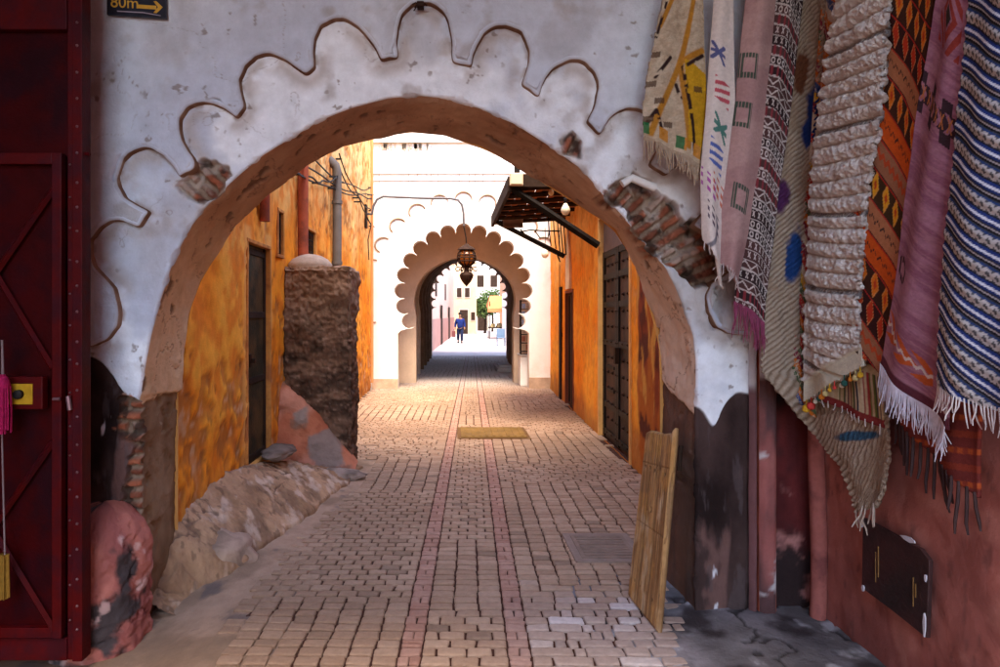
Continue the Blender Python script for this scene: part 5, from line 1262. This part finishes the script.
for k in range(13):
    p = bot[int((k+.5)/13*109)]
    b = MB().tube([(p[0], p[1]-.006, p[2]+.005), (p[0]-.002, p[1]-.01, p[2]-.02)], .0025, 5)
    r = random.uniform(.008, .014) if k > 1 else .02
    b.lathe([(.003, -2.1*r), (r*.85, -1.7*r), (r, -r), (r*.8, -.3*r), (.003, 0)], (p[0]-.003, p[1]-.012, p[2]-.018), 10)
    b.build('pompom', M('pompom_%d' % (k % 6), pal[k % 6], .95, .3, 80, .6, 150), t7, True)
# 8 orange red kilim
def c8(u, s, U, W, wd):
    sk = s-u*.5; per = .12; k = sk/per; b_ = np.floor(k); f = k-b_; kd = rnd(b_, 0*b_, 51)
    pal = np.array([(.48, .05, .015), (.66, .18, .015), (.74, .36, .02), (.34, .15, .08), (.42, .17, .08), (.60, .10, .015)])
    c = pal[np.clip((kd*6).astype(int), 0, 5)]
    a = u/.06; aa = a-np.floor(a)-.5
    dm = np.abs(aa)*1.5+np.abs(f-.5); 
    c = mix(c, (.02, .012, .012), ((dm > .52) & (kd < .34))*.95); c = mix(c, (.62, .3, .12), ((dm > .44) & (dm < .5) & (kd < .34))*.9); c = mix(c, (.5, .04, .02), ((dm < .2) & (kd < .34))*.9)
    zg = np.abs(f-.5-.2*(tri(u/.03)-.5)); c = mix(c, (.50, .07, .02), ((zg < .1) & (kd >= .34) & (kd < .7))*.9)
    c = mix(c, (.03, .02, .02), ((zg < .05) & (kd >= .7) & (tri(u/.01) > .3))*.9)
    c = mix(c, (.03, .015, .015), (f < .05)*.9); c = mix(c, (.45, .03, .02), ((f > .05) & (f < .11))*.9)
    return weave(c, u, s), 0*u
rug('kilim', 'orange and red kilim with diamonds and zigzags, between the white and the mauve rug', [(0, 884, 936), (100, 877, 922), (200, 858, 912), (300, 843, 900), (340, 838, 894)], (332, 388), .055, c8, 90, 520, MRUG, fold=(.01, 1.))
# 9 mauve rug
def c9(u, s, U, W, wd):
    c = mix((.36, .17, .235), (.27, .11, .165), sm(.38, .62, fbm(u*1.2, (s-u*.45)*7, 0, 5, 4, 260)))
    c = mix(c, (.43, .22, .26), .5*sm(.5, .7, fbm(u*2, (s-u*.45)*14, 1, 9, 3, 261)))
    sk = W-U*.05+.03
    band = (sk > .38) & (sk < .47); a = U*3; zz = np.abs((sk-.425)/.045)
    m = band & ((tri(a) > .55) & (zz > .45) | ((zz < .45) & (tri(a*2+zz) > .35)))
    c = mix(c, (.03, .018, .022), m*.95); c = mix(c, (.45, .16, .05), (band & (zz < .35) & (np.abs(tri(a*3)-zz*1.4) < .16))*.95)
    b2 = (sk > .15) & (sk < .30) & (U > .15) & (U < .75); bx = np.abs((U-.45)/.3)+np.abs((sk-.225)/.075); c = mix(c, (.30, .04, .02), (b2 & (tri(bx*1.6) > .5))*.9); c = mix(c, (.02, .03, .02), (b2 & (bx < .35))*.9)
    b3 = (sk > .905) & (sk < .955) & (U < .72); c = mix(c, (.50, .10, .02), (b3 & (tri(U*4+(np.abs(sk-.93)*30)) > .42))*.95)
    wv = np.abs(sk-.93-.004*np.sin(U*60)) < .0035; c = mix(c, (.65, .58, .52), (wv & (U < .72))*.9)
    c = mix(c, (.04, .02, .02), (sm(.03, .02, np.abs(np.hypot((U-.12), (sk-.80)*4)-.08))*(tri(U*20) > .3))); c = mix(c, (.10, .01, .015), sm(.09, .07, np.hypot(U-.85, (sk-.70)*5)))
    c = mix(c, (.10, .03, .05), (sk > 1.03)*.9*(W > .975)); c = mix(c, (.11, .03, .045), sm(.972, .978, W))
    return weave(c, u, s, .14), 0*u
rug('mauve_rug', 'mauve rug with dark and orange motifs and a long white fringe', [(0, 934, 975), (100, 917, 966), (200, 902, 956), (300, 888, 951), (372, 874, 948)], (366, 430), .085, c9, 130, 520, MRUG, fold=(.020, 1.3), fringe=(110, .115, (.62, .60, .68), .0022, 'white_fringe'))
# 10 blue, white and black striped
def c10(u, s, U, W, wd):
    sk = s-u*.27+.002*np.sin(u*25); per = .105; f = (sk/per) % 1
    c = Bc(U, (.05, .055, .075))
    tw = tri((u*1.0+.35*np.where((f*10) % 1 < .5, 1, -1)*.02)/.018)
    grey = (f < .36); c = mix(c, mix((.09, .09, .10), (.50, .48, .47), (np.abs(tri(u/.022)-np.abs(f-.18)*5) < .42)*1.), grey*1.)
    c = mix(c, (.02, .02, .03), ((f > .36) & (f < .42))*1.)
    c = mix(c, (.02, .04, .17), ((f >= .42) & (f < .52))*1.); c = mix(c, (.66, .67, .74), ((f >= .52) & (f < .6))*1.); c = mix(c, (.02, .04, .17), ((f >= .6) & (f < .70))*1.)
    c = mix(c, (.50, .52, .58), ((f >= .76) & (f < .82))*1.); c = mix(c, (.015, .015, .02), ((f >= .82) & (f < .90))*1.); c = mix(c, (.02, .05, .16), ((f >= .94))*1.)
    return weave(c, u, s, .15), .003*np.sin(f*2*math.pi*2)
rug('striped_rug', 'blue, white and black striped rug nearest the camera at far right', [(0, 963, 1085), (200, 943, 1080), (300, 935, 1076), (388, 931, 1070)], (386, 442), .125, c10, 130, 520, MRUG, fold=(.026, 1.7), fringe=(54, .08, (.62, .57, .55), .0026, 'cream_fringe'))
# 11 dark red rug under the striped one
def c11(u, s, U, W, wd):
    c = mix((.13, .025, .022), (.20, .035, .02), (tri((s+u*.5)/.06) > .6)*1.); c = mix(c, (.34, .07, .02), ((tri((s+u*.5)/.12) > .85) & (tri(u/.03) > .4))*.9)
    return weave(c, u, s), 0*u
rug('dark_red_rug', 'dark red rug hanging lowest behind the mauve rug, with black twisted fringe', [(0, 925, 985), (200, 905, 982), (380, 893, 978), (460, 888, 974)], (415, 498), .03, c11, 70, 420, MRUG, fringe=(15, .17, (.05, .03, .03), .006, 'black_fringe'))
# 12 cream striped kilim end below the ridged rug
def c12(u, s, U, W, wd):
    c = mix((.46, .36, .23), (.38, .26, .14), sm(.4, .6, fbm(u, s, 0, 6, 3, 270)))
    st_ = (W > .90); k = np.floor(U*16); pal = np.array([(.25, .03, .03), (.03, .03, .05), (.5, .42, .28), (.10, .12, .03), (.5, .4, .25)]); cc_ = pal[np.clip((rnd(k, 0*k, 61)*5).astype(int), 0, 4)]
    c = np.where((st_ & (tri(U*16) > .45))[..., None], cc_, c); c = mix(c, (.20, .03, .03), (W > .985)*1.); c = mix(c, (.18, .05, .03), ((W > .86) & (W < .885))*.9)
    return weave(c, u, s), 0*u
rug('kilim', 'cream kilim end with dark narrow stripes showing below the ridged rug', [(0, 850, 900), (300, 812, 872), (380, 806, 876), (430, 806, 880)], (392, 428), .03, c12, 80, 420, MRUG, fringe=(14, .03, (.55, .5, .48), .003, 'short_fringe'))
# poles the rugs hang over
pole = thing('rug_pole', 'long wooden pole from which the rugs hang, up under the eaves', 'pole', (1.7, 2.8, 3.3))
MB().tube([(1.78, 3.5, 3.60), (1.78, 1.7, 3.42)], .035, 10).build('side_rail', MWOOD, pole, True)
MB().tube([(1.0, YFR-.06, 3.66), (1.95, YFR-.06, 3.66)], .035, 10).build('front_rail', MWOOD, pole, True)

# ================================================================== SURROUNDINGS BEHIND THE CAMERA AND ADDED CANOPY OVERHEAD
lh = thing('shop_house', 'plain plastered shop house running back from the red gate', 'house', (-3, 0, 0))
MB().box(-4.5, -2.75, -7, 3.66, -.2, 6.5).build('wall', M('dusty_rose_wall', (.42, .25, .2), .9, .2, 2, .4, 30), lh)
cn = thing('added_shade_canopy', 'added unseen reed canopy that shades the street before the arch', 'canopy', (0, 0, 4.4))  # added out of view to keep the sun off the foreground
b = MB()
for k in range(44):
    y = .10+k*.08; b.box(-2.75, 2.08, y, y+.079, 4.40+random.uniform(0, .01), 4.44)
b.build('mat', M('dry_reed', (.32, .22, .12), .9, .3, 9), cn)
for y in (.2, 1.3, 2.4, 3.4): MB().tube([(-2.75, y, 4.34), (2.1, y, 4.34)], .05, 8).build('beam', MWOOD, cn)
